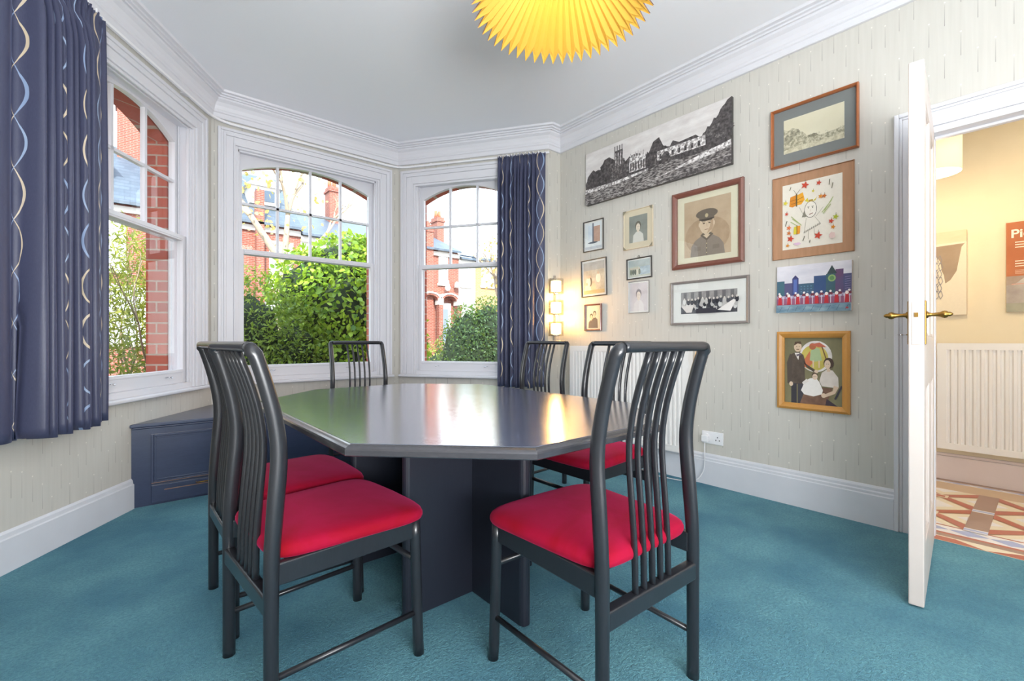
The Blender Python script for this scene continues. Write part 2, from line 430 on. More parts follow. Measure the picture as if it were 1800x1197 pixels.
# cornice and baseboards
prof = [(0, 2.750), (.018, 2.750), (.022, 2.757), (.022, 2.786), (.030, 2.792), (.030, 2.806), (.034, 2.812), (.040, 2.838), (.054, 2.862), (.074, 2.878),
        (.076, 2.892), (.090, 2.892), (.090, 2.904), (.106, 2.906), (.106, 2.917), (.128, 2.920), (.134, 2.936), (0, 2.936)]
m = MB(); m.sweep(ROOM, prof, closed=True); struct(m.build('trim_cornice', M['white']))
bp = lambda h: [(0, 0), (.022, 0), (.022, h - .05), (.018, h - .045), (.018, h - .032), (.012, h - .026), (.012, h - .012), (.005, h), (0, h)]
m = MB(); m.sweep([(XW, .535), (XW, 2.975), (RB[0], 2.975)], bp(.212)); struct(m.build('baseboard_right', M['base_white']))
bench_u = (3.526 - LB[1]) / math.sin(aL)
m = MB(); m.sweep([(LB[0] + bench_u * math.cos(aL), 3.526), LBx, (XL, LBx[1])], [(0, 0), (.02, 0), (.02, .145), (.014, .150), (.012, .168), (.004, .178), (0, .178)])
struct(m.build('baseboard_left', M['base_white']))
m = MB(); m.sweep([RB, (RB[0] - .3 * math.cos(aR), RB[1] - .3 * math.sin(aR))], bp(.178)); struct(m.build('baseboard_bay', M['base_white']))
m = MB(); m.sweep([(XL, YB), (XW, YB), (XW, DY0 - .13)], bp(.212)); struct(m.build('baseboard_rear', M['base_white']))

# ------------------------------------------------------------------ bay windows
def bay(idx, A, ang, L, u_lo, u_hi, co0, ci0, g0, g1, ci1, co1, cols):
    T = frame_on(A, ang); side = ('left', 'middle', 'right')[idx]
    zo0, zo1 = .665, 2.552      # rough opening
    w = MB(); th = .15
    w.box((u_lo, 0, 0), (ci0 - .01, th, CEIL)); w.box((ci1 + .01, 0, 0), (u_hi, th, CEIL))
    w.box((ci0 - .01, 0, 0), (ci1 + .01, th, zo0)); w.box((ci0 - .01, 0, zo1), (ci1 + .01, th, CEIL))
    wo_ = w.build('wall_bay_' + side, M['paper']); wo_.matrix_world = T; struct(wo_)
    # outer brick leaf with arched opening
    c = (g0 + g1) / 2; hw = (g1 - g0) / 2; zs, zp = 2.418, 2.530
    arch = lambda u, dz=0: zp + dz - (zp - zs) * ((u - c) / hw) ** 2
    k = MB(); t0, t1 = .151, (.29 if idx == 0 else .25); zs_ = .70; ga, gb = (g0 - .05, g1 + .012) if idx == 0 else (g0 - .045, g1 + .045); du = .012 if idx == 0 else .022
    e0 = u_lo - (.13 if idx != 0 else 0) * 1; e1 = u_hi + (.13 if idx != 2 else 0)
    k.box((e0, t0, -.6), (ga, t1, CEIL + .03)); k.box((gb, t0, -.6), (e1, t1, CEIL + .03)); k.box((ga, t0, -.6), (gb, t1, zs_))
    N = 16
    for i in range(N):
        a = ga + (gb - ga) * i / N; b_ = ga + (gb - ga) * (i + 1) / N
        k.prism([(a, arch(a, du)), (b_, arch(b_, du)), (b_, CEIL + .03), (a, CEIL + .03)], t0, t1, 'y')
    ko = k.build('wall_brick_' + side, M['brick']); ko.matrix_world = T; struct(ko)
    R = sroot('window_%d' % (idx + 1), T)
    # stone sill outside
    m = MB(); m.box((g0 - .03, .15, .66), (g1 + .03, .33, .705)); m.build('outer_sill', M['stone'], R, .005)
    # casing (architrave) with stepped mouldings
    m = MB(); steps = [(0, .034), (.022, .026), (.040, .030), (.058, .020), (.112, .026), (.126, .014)]
    W0 = ci0 - co0
    for i, (s0, d) in enumerate(steps):
        s1 = steps[i + 1][0] if i + 1 < len(steps) else W0
        s0 = s0 * W0 / .145; s1 = s1 * W0 / .145 if i + 1 < len(steps) else W0
        zt = 2.685
        m.box((co0 + s0, -d, .665), (co0 + s1, 0.002, zt - s0)); m.box((co1 - s1, -d, .665), (co1 - s0, 0.002, zt - s0))
        m.box((co0 + s1, -d, zt - s1), (co1 - s1, 0.002, zt - s0))
    m.build('casing', M['white'], R, .003)
    # box frame linings
    m = MB(); m.box((ci0 - .012, 0, .665), (ci0 + .002, .15, 2.56)); m.box((ci1 - .002, 0, .665), (ci1 + .012, .15, 2.56)); m.box((ci0, 0, 2.545), (ci1, .15, 2.57))
    for a in (ci0, ci1 - .014):
        m.box((a, .012, .70), (a + .014, .028, 2.55)); m.box((a, .078, .70), (a + .010, .086, 2.55)); m.box((a, .134, .70), (a + .020, .15, 2.55))
    m.box((ci0, .012, 2.532), (ci1, .028, 2.548)); m.box((ci0, .0, .655), (ci1, .15, .700))
    m.build('box_frame', M['white'], R, .0015)
    m = MB(); m.box((co0 - .02, -.045, .640), (co1 + .02, .005, .664)); m.build('sill', M['white'], R, .008, 3)
    # lower sash (inner)
    gl0, gl1 = g0 + .004, g1 - .004
    S = MB(); S.box((ci0 + .003, .034, .70), (gl0, .074, 1.752)); S.box((gl1, .034, .70), (ci1 - .003, .074, 1.752))
    S.box((gl0, .034, .70), (gl1, .074, .795)); S.box((gl0, .034, 1.712), (gl1, .074, 1.752))
    S.box((gl0, .030, 1.722), (gl1, .036, 1.742)); S.box((gl0, .030, .772), (gl1, .036, .786))
    lo = S.build('lower_sash', M['white'], R, .003)
    m = MB(); m.box((gl0, .053, .795), (gl1, .055, 1.712)); m.build('pane', M['glass'], lo)
    for fu in (.2, .8):
        uu = gl0 + (gl1 - gl0) * fu; m = MB()
        m.tube(spline([(uu - .02, .034, .748), (uu - .012, .012, .752), (uu, .006, .745), (uu + .012, .012, .752), (uu + .02, .034, .748)], 4), .0035, 8)
        m.build('sash_lift', M['chrome'], lo)
    # upper sash (outer), arched head
    S = MB(); S.box((ci0 + .003, .09, 1.715), (g0, .13, zs)); S.box((g1, .09, 1.715), (ci1 - .003, .13, zs)); S.box((g0, .09, 1.715), (g1, .13, 1.752))
    S.box((ci0 + .003, .09, zs), (g0, .13, 2.55)); S.box((g1, .09, zs), (ci1 - .003, .13, 2.55))
    N = 24
    for i in range(N):
        a = g0 + (g1 - g0) * i / N; b_ = g0 + (g1 - g0) * (i + 1) / N
        S.prism([(a, arch(a)), (b_, arch(b_)), (b_, 2.55), (a, 2.55)], .09, .13, 'y')
    up = S.build('upper_sash', M['white'], R)
    m = MB(); P = [(g0, 1.752), (g1, 1.752)] + [(g1 - (g1 - g0) * i / 12, arch(g1 - (g1 - g0) * i / 12)) for i in range(13)]
    m.prism(P, .110, .112, 'y'); m.build('pane', M['glass'], up)
    m = MB()
    for i in range(1, cols):
        a = g0 + (g1 - g0) * i / cols; m.box((a - .010, .096, 1.75), (a + .010, .126, arch(a) + .004))
    m.box((g0, .096, 2.128), (g1, .126, 2.148)); m.build('glazing_bars', M['white'], up)
    if idx == 0 or idx == 2 or True:
        area('portal_%s' % side, tuple(T @ Vector((c, .30, 1.6))), tuple(T.to_3x3() @ Vector((0, -1, 0))), g1 - g0 + .1, 1.95, 1, portal=True)

bay(1, CL, 0.0, 1.582, 0, 1.582, .040, .180, .225, 1.310, 1.350, 1.500, 4)
bay(2, CR, aR, SEG, 0, SEG, .040, .195, .235, 1.090, 1.130, 1.280, 3)
SL = SEG - .062
bay(0, LB, aL, SEG, -.11, SEG, SL - 1.280, SL - 1.130, SL - 1.090, SL - .235, SL - .195, SL - .040, 3)

# made-up window trim on the solid rear wall, framing the added fill light
Rw = sroot('window_4', Matrix.Translation((.75, YB, 0)))
m = MB(); m.box((-.75, .0, .38), (-.66, .03, 2.55)); m.box((.66, 0, .38), (.75, .03, 2.55)); m.box((-.66, 0, 2.45), (.66, .03, 2.55)); m.box((-.75, 0, .38), (.75, .05, .45)); m.box((-.02, 0, .45), (.02, .03, 2.45))
m.build('casing', M['white'], Rw, .004)

# ------------------------------------------------------------------ doorway, door
D = sroot('door_frame_1', None); D.name = 'trim_doorway'
m = MB()
aw = .138
for (y0, y1) in ((DY1 - .02, DY1 - .02 + aw), (DY0 + .02 - aw, DY0 + .02)):
    s = 1 if y0 > 0 else -1; o0 = y1 if s > 0 else y0
    for a, b_, d in ((0, .02, .030), (.02, .032, .022), (.032, .090, .018), (.090, .105, .024), (.105, .138, .014)):
        m.box((XW - d, o0 - s * a, 0), (XW + .001, o0 - s * b_, DZ - .02 + aw - a))
for a, b_, d in ((0, .02, .030), (.02, .032, .022), (.032, .090, .018), (.090, .105, .024), (.105, .138, .014)):
    m.box((XW - d, DY0 + .02 - aw + b_, DZ - .02 + aw - b_), (XW + .001, DY1 - .02 + aw - b_, DZ - .02 + aw - a))
m.build('architrave', M['white'], D, .003)
m = MB(); m.box((XW, DY1 - .02, 0), (XW + .12, DY1 + .005, DZ)); m.box((XW, DY0 - .005, 0), (XW + .12, DY0 + .02, DZ)); m.box((XW, DY0, DZ - .02), (XW + .12, DY1, DZ + .005))
m.box((XW + .05, DY1 - .033, 0), (XW + .08, DY1 - .02, DZ - .02)); m.box((XW + .05, DY0 + .02, 0), (XW + .08, DY0 + .033, DZ - .02)); m.box((XW + .05, DY0 + .02, DZ - .033), (XW + .08, DY1 - .02, DZ - .02))
m.build('jamb', M['white'], D, .002)

hinge = Vector((3.064, .398, 0)); free = Vector((2.250, .3255, 0)); dv = (free - hinge); dl = dv.length
door = sroot('door_1', Matrix.Translation(hinge) @ Matrix.Rotation(math.atan2(dv.y, dv.x), 4, 'Z'))
# door local: x from hinge to free edge, y thickness (-.0225..+.0225)
m = MB(); Z0, Z1, TK = .008, 2.045, .0225
stile, mid = .105, .10
m.box((0, -TK, Z0), (stile, TK, Z1)); m.box((dl - stile, -TK, Z0), (dl, TK, Z1))
m.box((stile, -TK, Z0), (dl - stile, TK, .22)); m.box((stile, -TK, 1.93), (dl - stile, TK, Z1)); m.box((stile, -TK, .82), (dl - stile, TK, 1.02))
m.box((dl / 2 - mid / 2, -TK, .22), (dl / 2 + mid / 2, TK, .82)); m.box((dl / 2 - mid / 2, -TK, 1.02), (dl / 2 + mid / 2, TK, 1.93))
dl_ = m.build('leaf', M['door_white'], door, .004)
for (x0, x1) in ((stile, dl / 2 - mid / 2), (dl / 2 + mid / 2, dl - stile)):
    for (z0, z1) in ((.22, .82), (1.02, 1.93)):
        m = MB(); m.box((x0, -.009, z0), (x1, .009, z1)); e = .022
        for s in (-1, 1):
            for a, b_, d in ((0, .010, .019), (.010, .022, .014)):
                yy0, yy1 = s * .009, s * d
                m.box((x0 + a, yy0, z0 + a), (x0 + b_, yy1, z1 - a)); m.box((x1 - b_, yy0, z0 + a), (x1 - a, yy1, z1 - a))
                m.box((x0 + b_, yy0, z0 + a), (x1 - b_, yy1, z0 + b_)); m.box((x0 + b_, yy0, z1 - b_), (x1 - b_, yy1, z1 - a))
        m.build('door_panel', M['door_white'], door)
m = MB(); m.box((dl - .001, -.013, .985), (dl + .0018, .013, 1.145)); lk = m.build('lock_faceplate', M['door_white'], door, .001)
m = MB(); m.box((dl, -.005, 1.088), (dl + .007, .006, 1.104)); m.build('latch', M['brass'], lk)
hx = dl - .045
for s in (-1, 1):
    m = MB(); m.box((hx - .022, s * TK, .985), (hx + .022, s * (TK + .004), 1.15)); bpl = m.build('backplate', M['brass'], door, .002)
    T = Matrix.Translation((hx, s * (TK + .004), 1.097)) @ Matrix.Rotation(-s * PI / 2, 4, 'X')
    m = MB(); m.lathe([(0, 0), (.013, 0), (.013, .004), (.008, .007), (.0065, .016), (.0075, .03), (.009, .038), (.0125, .043), (.0145, .049), (.0125, .056), (.008, .060), (.0085, .064), (.005, .070), (0, .073)], 20, T)
    m.build('handle', M['brass'], door)
m = MB(); m.tube([(hx, -TK - .004, 1.022), (hx, -TK - .02, 1.022)], .002, 8)
m.tube([(hx + .006 * math.cos(t), -TK - .026 + .007 * math.sin(t), 1.022) for t in [i * PI / 6 for i in range(13)]], .0014, 6, ref=(0, 0, 1), caps=False)
m.build('key', M['chrome'], door)

# ------------------------------------------------------------------ hall
HX = 4.52
m = MB(); m.box((HX, -2.6, 0), (HX + .1, 2.6, CEIL)); struct(m.build('wall_hall', M['hall']))
m = MB(); m.box((XW + .12, 2.5, 0), (HX, 2.6, CEIL)); struct(m.build('wall_hall_left', M['hall']))
m = MB(); m.box((XW + .12, -2.6, 0), (HX, -2.5, CEIL)); struct(m.build('wall_hall_right', M['hall']))
m = MB(); m.box((XW + .1, -2.6, CEIL), (HX + .1, 2.6, CEIL + .03)); struct(m.build('ceiling_hall', M['ceiling']))
M['skirt_hall'] = plain('pink_white_skirting', lin('#e2d2cc'), .45, var=.02)
m = MB(); m.box((HX - .02, -2.5, 0), (HX, 2.5, .17)); m.box((HX - .012, -2.5, .17), (HX, 2.5, .19)); struct(m.build('baseboard_hall', M['skirt_hall'], None, .003))

# encaustic tile floor: a flat mesh of coloured tiles
tl = {k: plain('tile_' + k, lin(c), .35, var=.06, scale=14, coat=.2) for k, c in dict(terra='#b5614a', cream='#e8dcc2', buff='#c9ae8c', brown='#a08272', blue='#a9b4da', white='#ece9ea', grey='#7c7068').items()}
m = MB()
def tile(pts, k, z=0.0): m.mat(tl[k]); m.add([(p[0], p[1], z) for p in pts], [tuple(range(len(pts)))])
X0 = XW + .011; Y0, Y1 = -2.5, 2.5
m.mat(tl['grey']); m.box((X0, Y0, -.05), (HX, Y1, -.002))
def band(x0, x1, k): tile([(x0, Y0), (x1, Y0), (x1, Y1), (x0, Y1)], k)
def border(xa, sgn):
    X = lambda d: xa + sgn * d
    band(X(0), X(.08), 'cream')
    p = .30; n = int((Y1 - Y0) / p)
    for i in range(n):
        y = Y0 + i * p; tile([(X(.004), y), (X(.004), y + p), (X(.066), y + p / 2 + .04), (X(.066), y + p / 2 - .04)], 'terra', .0006)
    band(X(.08), X(.125), 'brown'); band(X(.125), X(.15), 'terra'); band(X(.15), X(.262), 'white')
    q = .15
    for i in range(int((Y1 - Y0) / q)):
        y = Y0 + i * q; tile([(X(.206), y), (X(.162), y + q / 2), (X(.206), y + q), (X(.250), y + q / 2)], 'blue', .0006)
    band(X(.262), X(.275), 'terra')
border(X0, 1)
band(HX - .115, HX - .07, 'white'); band(HX - .07, HX, 'brown')
for i in range(int((Y1 - Y0) / .15)):
    y = Y0 + i * .15; tile([(HX - .092, y), (HX - .112, y + .075), (HX - .092, y + .15), (HX - .072, y + .075)], 'blue', .0006)
fx0, fx1 = X0 + .275, HX - .115
band(fx0, fx1, 'buff')
U = (fx1 - fx0) / 2.5
yc = .255
nU = int(5 / U) + 1
for iy in range(-nU, nU):
    for ix in range(3):
        x = fx0 + ix * U; y = yc + iy * U
        if x + U > fx1 + .001: continue
        c = (x + U / 2, y + U / 2); q = .035
        # cream kite tiles and terracotta diagonals meeting at a small centre square
        corners = [(x, y), (x + U, y), (x + U, y + U), (x, y + U)]
        if y < Y0 or y + U > Y1: continue
        for k in range(4):
            A, B = corners[k], corners[(k + 1) % 4]
            mid_ = ((A[0] + B[0]) / 2, (A[1] + B[1]) / 2)
            lerp = lambda P, Q, t: (P[0] + (Q[0] - P[0]) * t, P[1] + (Q[1] - P[1]) * t)
            tile([lerp(A, B, .14), lerp(A, B, .86), lerp(mid_, c, .78)], 'cream', .0005)
            tile([lerp(A, B, .30), lerp(A, B, .70), lerp(mid_, c, .45)], 'white', .001)
            t_ = .11; dxy = ((B[0] - A[0]) * t_, (B[1] - A[1]) * t_); Pv = corners[k - 1]; exy = ((Pv[0] - A[0]) * t_, (Pv[1] - A[1]) * t_)
            tile([(A[0] + dxy[0], A[1] + dxy[1]), (c[0] + dxy[0] * .6, c[1] + dxy[1] * .6), (c[0] + exy[0] * .6, c[1] + exy[1] * .6), (A[0] + exy[0], A[1] + exy[1])], 'terra', .0015)
        tile([(c[0] - q, c[1] - q), (c[0] + q, c[1] - q), (c[0] + q, c[1] + q), (c[0] - q, c[1] + q)], 'cream', .002)
        tile([(c[0] - q * .6, c[1] - q * .6), (c[0] + q * .6, c[1] - q * .6), (c[0] + q * .6, c[1] + q * .6), (c[0] - q * .6, c[1] + q * .6)], 'terra', .0025)
        tile([(x, y - .045), (x + U, y - .045), (x + U, y + .045), (x, y + .045)], 'brown', .003)
        tile([(x - .028, y - .045), (x + .028, y - .045), (x + .028, y + .045), (x - .028, y + .045)], 'white', .0035)
        tile([(x - .013, y - .045), (x + .013, y - .045), (x + .013, y + .045), (x - .013, y + .045)], 'blue', .004)
struct(m.build('floor_hall', recalc=False))

# hall drum lampshade
t = thing('pendant_lamp', 'cream drum lampshade hanging in the hall beyond the open door', 'lamp', (3.86, .475, 2.04))
b = NB('cream_lampshade'); b.set(color=lin('#efe3c0'), rough=.8, em=lin('#ffe2a0'), ems=.75); M['shade_hall'] = b.m
m = MB(); m.lathe([(.128, 0), (.128, .26), (.124, .26), (.124, 0)], 40, close=True); m.build('lamp_shade', M['shade_hall'], t)
m = MB(); m.tube([(0, 0, .24), (0, 0, CEIL - 2.04)], .003, 8); m.tube([(-.124, 0, .24), (.124, 0, .24)], .002, 6); m.build('cord', M['plastic'], t)
m = MB(); m.lathe([(0, .06), (.018, .065), (.03, .09), (.028, .12), (.014, .15), (.012, .19), (0, .19)], 20); m.build('bulb', emit('hall_bulb', lin('#ffe6b0'), 12), t)
def point(name, loc, watts, color, r=.05, parent=None):
    l = bpy.data.lights.new(name, 'POINT'); o = bpy.data.objects.new(name, l); COL.objects.link(o); l.energy = watts; l.color = color
    l.shadow_soft_size = r; o.location = loc
    return o
point('hall_light', (3.86, .475, 2.02), 17, (1, .80, .52), .06)
point('hall_light_far', (3.86, -1.4, 2.4), 30, (1, .90, .76), .12)

# ------------------------------------------------------------------ radiators
def radiator(name, label, Xface, y0, y1, z0, z1, depth, wallx, cat='radiator', pitch=.035, rib=.62):
    """panel radiator whose fluted face looks towards -X"""
    t = thing(name, label, cat, (Xface, y1, z0)); L = y1 - y0; H = z1 - z0
    # local: x depth(+X), y from y1 downwards -> use -y
    prof = []; n = int((L - .05) / pitch); off = (L - n * pitch) / 2
    pts = [(0.0, 0.0), (0.0, -off)]
    for i in range(n):
        a = -off - i * pitch
        pts += [(0, a - .003), (.010, a - .009), (.010, a - pitch * rib + .004), (0, a - pitch * rib - .002 - .002)]
    pts += [(0.0, -off - n * pitch), (0.0, -L)]
    m = MB(); zb, zt = .045, H - .045
    vs = [(p[0], p[1], zz) for zz in (zb, zt) for p in pts]; k = len(pts)
    m.add(vs, [(i, i + 1, k + i + 1, k + i) for i in range(k - 1)])
    m.box((0, 0, 0), (.012, -L, zb)); m.box((0, 0, zt), (.012, -L, H)); m.box((.011, 0, 0), (.014, -L, H))
    m.build('front_panel', M['rad'], t, recalc=False)
    m = MB(); m.box((.0, 0, 0), (depth, .004, H)); m.build('side_panel', M['rad'], t, .001)
    m = MB(); m.box((.0, -L - .004, 0), (depth, -L, H)); m.build('side_panel', M['rad'], t, .001)
    m = MB(); m.box((.002, 0, H - .004), (.006, -L, H + .001)); m.box((depth - .006, 0, H - .004), (depth, -L, H + .001))
    for i in range(int(L / .02)): m.box((.002, -.006 - i * .02, H - .004), (depth, -.012 - i * .02, H))
    m.build('top_grille', M['rad'], t)
    m = MB(); m.box((depth - .012, -.002, .02), (depth - .002, -L + .002, H - .01)); m.build('back_panel', M['rad'], t)
    for yy in (-.12, -L + .12):
        m = MB(); m.box((depth - .004, yy - .02, .1), (wallx - Xface - .0005, yy + .02, H - .1)); m.build('bracket', M['rad'], t)
    return t
radiator('radiator', 'white ribbed panel radiator on the papered wall behind the chairs', 3.02, 1.655, 2.775, .195, .952, .062, XW)
rh = radiator('radiator', 'white ribbed panel radiator in the hall seen through the doorway', 4.43, -.75, .525, .232, .98, .07, HX, pitch=.0372)

# ------------------------------------------------------------------ window seat
t = thing('window_seat', 'dark blue stained wooden window seat cupboard built into the bay', 'window seat', (0, 3.526, 0))
bx0, bx1 = .018, 2.56; off = 3.526
def shear(y): # bay walls x limits at world y
    k = math.cos(aL) / math.sin(aL); return (LB[0] + (y - LB[1]) * k + .003, CR[0] + (CR[1] - y) * k - .003)
xa, xb = shear(3.512); xc, xd = shear(4.235)
m = MB()
m.prism([(xa - .02 + .02, -.014), (xb, -.014), (xd, .708), (xc, .708)], .478, .500)
m.prism([(xa + .008, -.006), (xb - .008, -.006), (xd, .70), (xc, .70)], .466, .478)
m.build('top_board', M['bench'], t, .005, 3)
xa2, xb2 = shear(3.526)
m = MB(); m.box((xa2, 0, 0), (xb2, .02, .466)); fr0 = m.build('face_frame', M['bench'], t)
n = 4; sw = .105; pw = (xb2 - xa2 - sw * (n + 1)) / n
for i in range(n):
    x0 = xa2 + sw + i * (pw + sw); x1 = x0 + pw
    m = MB(); m.box((x0, -.008, .145), (x1, .0, .415))
    for a, b_, d in ((-.014, 0, .014), (0, .012, .009)):
        m.box((x0 + a, -d, .145 + a), (x0 + b_, 0, .415 - a)); m.box((x1 - b_, -d, .145 + a), (x1 - a, 0, .415 - a))
        m.box((x0 + b_, -d, .145 + a), (x1 - b_, 0, .145 + b_)); m.box((x0 + b_, -d, .415 - b_), (x1 - b_, 0, .415 - a))
    m.mat(M['bench']); m.m = [M['bench']]; m.mi = [0] * len(m.f)
    pn = m.build('door_panel', None, t, .002)
    m = MB(); m.box((x0 - .012, -.0165, .134), (x1 + .012, -.0135, .137)); m.build('worn_edge', M['bench_rub'], pn)
    m = MB(); m.box((x0 - .012, -.012, .012), (x1 + .012, 0, .120)); dr = m.build('drawer', M['bench'], t, .003)
    m = MB(); m.box((x0 + .05, -.0135, .083), (x1 - .05, -.0115, .088)); m.build('worn_edge', M['bench_rub'], dr)
    m = MB(); m.tube([(x0 + pw * .5 - .04, -.010, .10), (x0 + pw * .5 - .04, -.03, .10), (x0 + pw * .5 + .04, -.03, .10), (x0 + pw * .5 + .04, -.010, .10)], .004, 8); m.build('handle', M['brass'], dr)

# ------------------------------------------------------------------ table
TX0, TX1, TY0, TY1, TC = .428, 1.690, .826, 2.636, .352
t = thing('dining_table', 'octagonal black stained wooden dining table with glossy top in the middle of the room', 'table', ((TX0 + TX1) / 2, (TY0 + TY1) / 2, 0))
def octo(i):
    hx_ = (TX1 - TX0) / 2 - i; hy_ = (TY1 - TY0) / 2 - i; c = TC - i * .586
    return [(-hx_ + c, -hy_), (hx_ - c, -hy_), (hx_, -hy_ + c), (hx_, hy_ - c), (hx_ - c, hy_), (-hx_ + c, hy_), (-hx_, hy_ - c), (-hx_, -hy_ + c)]
m = MB(); m.prism(octo(.020), .7265, .7300); m.build('tabletop', M['tabletop'], t)
m = MB(); rings = [(.03, .700), (.003, .700), (0, .703), (0, .716), (.003, .7205), (.008, .7245), (.014, .7275), (.0198, .7290), (.0198, .7255), (.03, .7255)]
vs = []
for i, z in rings: vs += [(p[0], p[1], z) for p in octo(i)]
fs = [(a * 8 + j, a * 8 + (j + 1) % 8, (a + 1) * 8 + (j + 1) % 8, (a + 1) * 8 + j) for a in range(len(rings) - 1) for j in range(8)]
m.add(vs, fs); m.build('edge_moulding', M['table_edge'], t)
m = MB(); m.prism(octo(.028), .700, .7262); m.build('underside', M['panel'], t)
tx, ty = (TX0 + TX1) / 2, (TY0 + TY1) / 2
def slab(m, x0, x1, y0, y1):
    # panel with rounded ends
    pts = []
    if x1 - x0 > y1 - y0:
        r = (y1 - y0) / 2; c0, c1 = x0 + r, x1 - r; yc = (y0 + y1) / 2
        for i in range(9): a = -PI / 2 + PI * i / 8; pts.append((c1 + r * math.cos(a), yc + r * math.sin(a)))
        for i in range(9): a = PI / 2 + PI * i / 8; pts.append((c0 + r * math.cos(a), yc + r * math.sin(a)))
    else:
        r = (x1 - x0) / 2; c0, c1 = y0 + r, y1 - r; xc = (x0 + x1) / 2
        for i in range(9): a = PI * i / 8; pts.append((xc + r * math.cos(a), c1 + r * math.sin(a)))
        for i in range(9): a = PI + PI * i / 8; pts.append((xc + r * math.cos(a), c0 + r * math.sin(a)))
    m.prism(pts, 0.002, .700)
m = MB(); slab(m, 1.046 - tx, 1.090 - tx, 1.18 - ty, 2.28 - ty); m.build('centre_panel', M['panel'], t, .001)
m = MB(); slab(m, .755 - tx, 1.38 - tx, 1.485 - ty, 1.522 - ty); m.build('cross_panel', M['panel'], t, .001)
m = MB(); slab(m, .755 - tx, 1.38 - tx, 1.985 - ty, 2.022 - ty); m.build('cross_panel', M['panel'], t, .001)

# ------------------------------------------------------------------ chairs
def make_chair(label):
    t = thing('dining_chair', label, 'chair', (0, 0, 0), 0, 'black dining chairs with red velvet seats')
    sp = spline([(0, 0), (0, .20), (.001, .42), (.010, .56), (.020, .70), (.010, .80), (-.014, .90), (-.034, .965)], 5)
    def back_y(z):
        for i in range(len(sp) - 1):
            if sp[i][1] <= z <= sp[i + 1][1]:
                k = (z - sp[i][1]) / (sp[i + 1][1] - sp[i][1]); return sp[i][0] + (sp[i + 1][0] - sp[i][0]) * k
        return sp[-1][0]
    yb = -.212; hwb, hwt = .205, .197
    xat = lambda z: hwb + (hwt - hwb) * max(0, (z - .4) / .6)
    zr = .980; yr = yb - .043
    for s in (-1, 1):
        pts = [(s * xat(p[1]), yb + p[0], p[1]) for p in sp] + [(s * (hwt - .001), yr + .002, .974), (s * (hwt - .006), yr, .9815), (s * (hwt - .016), yr, .9835)]
        n_ = len(pts); rx = [.0165 - .001 * min(1, i / n_) for i in range(n_)]; ry = [.018 + .0035 * math.exp(-((p[2] - .62) / .22) ** 2) for p in pts]
        rx[-1] = .0135; ry[-1] = .0135; rx[-2] = .015; ry[-2] = .0155
        m = MB(); m.tube(pts, rx, 16, ref=(0, 1, 0), r2=ry); m.build('back_post', M['chair'], t)
        m = MB(); fx = .2125
        m.tube([(s * fx, .222, 0), (s * (fx - .002), .220, .05), (s * (fx - .007), .213, .38), (s * (fx - .008), .212, .43)], [.0165, .017, .0165, .0165], 14); m.build('leg', M['chair'], t)
        m = MB(); m.tube([(s * .2105, .215, .135), (s * .204, yb, .135)], .0085, 10); m.build('stretcher', M['chair'], t)
    m = MB(); m.tube([(-.205, .214, .300), (.205, .214, .300)], .0095, 10); m.build('stretcher', M['chair'], t)
    m = MB(); m.tube(spline([(-hwt + .012, yr, .9835), (-hwt * .5, yr, .984), (0, yr, .984), (hwt * .5, yr, .984), (hwt - .012, yr, .9835)], 4), .0135, 16, ref=(0, 1, 0), r2=.0165); m.build('top_rail', M['chair'], t)
    m = MB(); m.box((-.20, yb - .015, .296), (.20, yb + .017, .346)); m.build('lower_rail', M['chair'], t, .006, 3)
    for i in range(5):
        x = (i - 2) * .0375
        zz = [.334 + (.974 - .334) * k / 18 for k in range(19)]
        pts = [(x, (yb + back_y(q) * 1.0) + (0 if q < .78 else -.009 * ((q - .78) / .194) ** 2), q) for q in zz]
        m = MB(); m.tube(pts, .0062, 10, ref=(0, 1, 0), r2=.0095); m.build('slat', M['chair'], t)
    m = MB()
    m.box((-.205, .194, .372), (.205, .220, .430)); m.box((-.20, -.150, .390), (.20, -.126, .430))
    for s in (-1, 1): m.box((s * .188, -.205, .372), (s * .212, .212, .430))
    m.build('seat_frame', M['chair'], t, .004)
    # upholstered seat: rounded trapezoid, domed
    def outline(k, n=56):
        out = []
        for i in range(n):
            a = 2 * PI * i / n; c, s_ = math.cos(a), math.sin(a); e = .28 if s_ < 0 else .27
            x = (abs(c) ** e) * (1 if c > 0 else -1); y = (abs(s_) ** e) * (1 if s_ > 0 else -1)
            hw = .226 + .018 * y; out.append((x * hw * k if True else 0, (y * .229 + (.012 * (1 - x * x) if y > .3 else 0)) * k + .018))
        return out
    rings = [(.96, .4305), (.985, .434), (1.0, .442), (1.0, .450), (.985, .459), (.955, .466), (.90, .4715), (.80, .476), (.6, .480), (.35, .482), (.1, .4825)]
    vs = []; fs = []; n = 56
    for k, z in rings: vs += [(x, y, z) for x, y in outline(k, n)]
    for a in range(len(rings) - 1):
        for j in range(n): fs.append((a * n + j, a * n + (j + 1) % n, (a + 1) * n + (j + 1) % n, (a + 1) * n + j))
    fs.append(tuple(range((len(rings) - 1) * n, len(rings) * n))); fs.append(tuple(reversed(range(n))))
    m = MB(); m.smooth = True; m.add(vs, fs); m.build('seat', M['velvet'], t)
    return t
ch = make_chair('nearest chair at the right, back to the viewer, slatted back and bright red seat')
ch.location = (1.085, .905, 0); ch.rotation_euler = (0, 0, math.radians(-1.5))
copy_thing(ch, (.473, 1.499, 0), math.radians(-90 + 4.5), 'nearer of the two side-by-side chairs at the left of the table')
copy_thing(ch, (.480, 1.984, 0), math.radians(-90 + 1), 'farther of the two left-hand chairs, mostly behind its nearer twin')
copy_thing(ch, (1.322, 3.130, 0), math.radians(180), 'far chair in front of the middle window, only its slatted back showing')
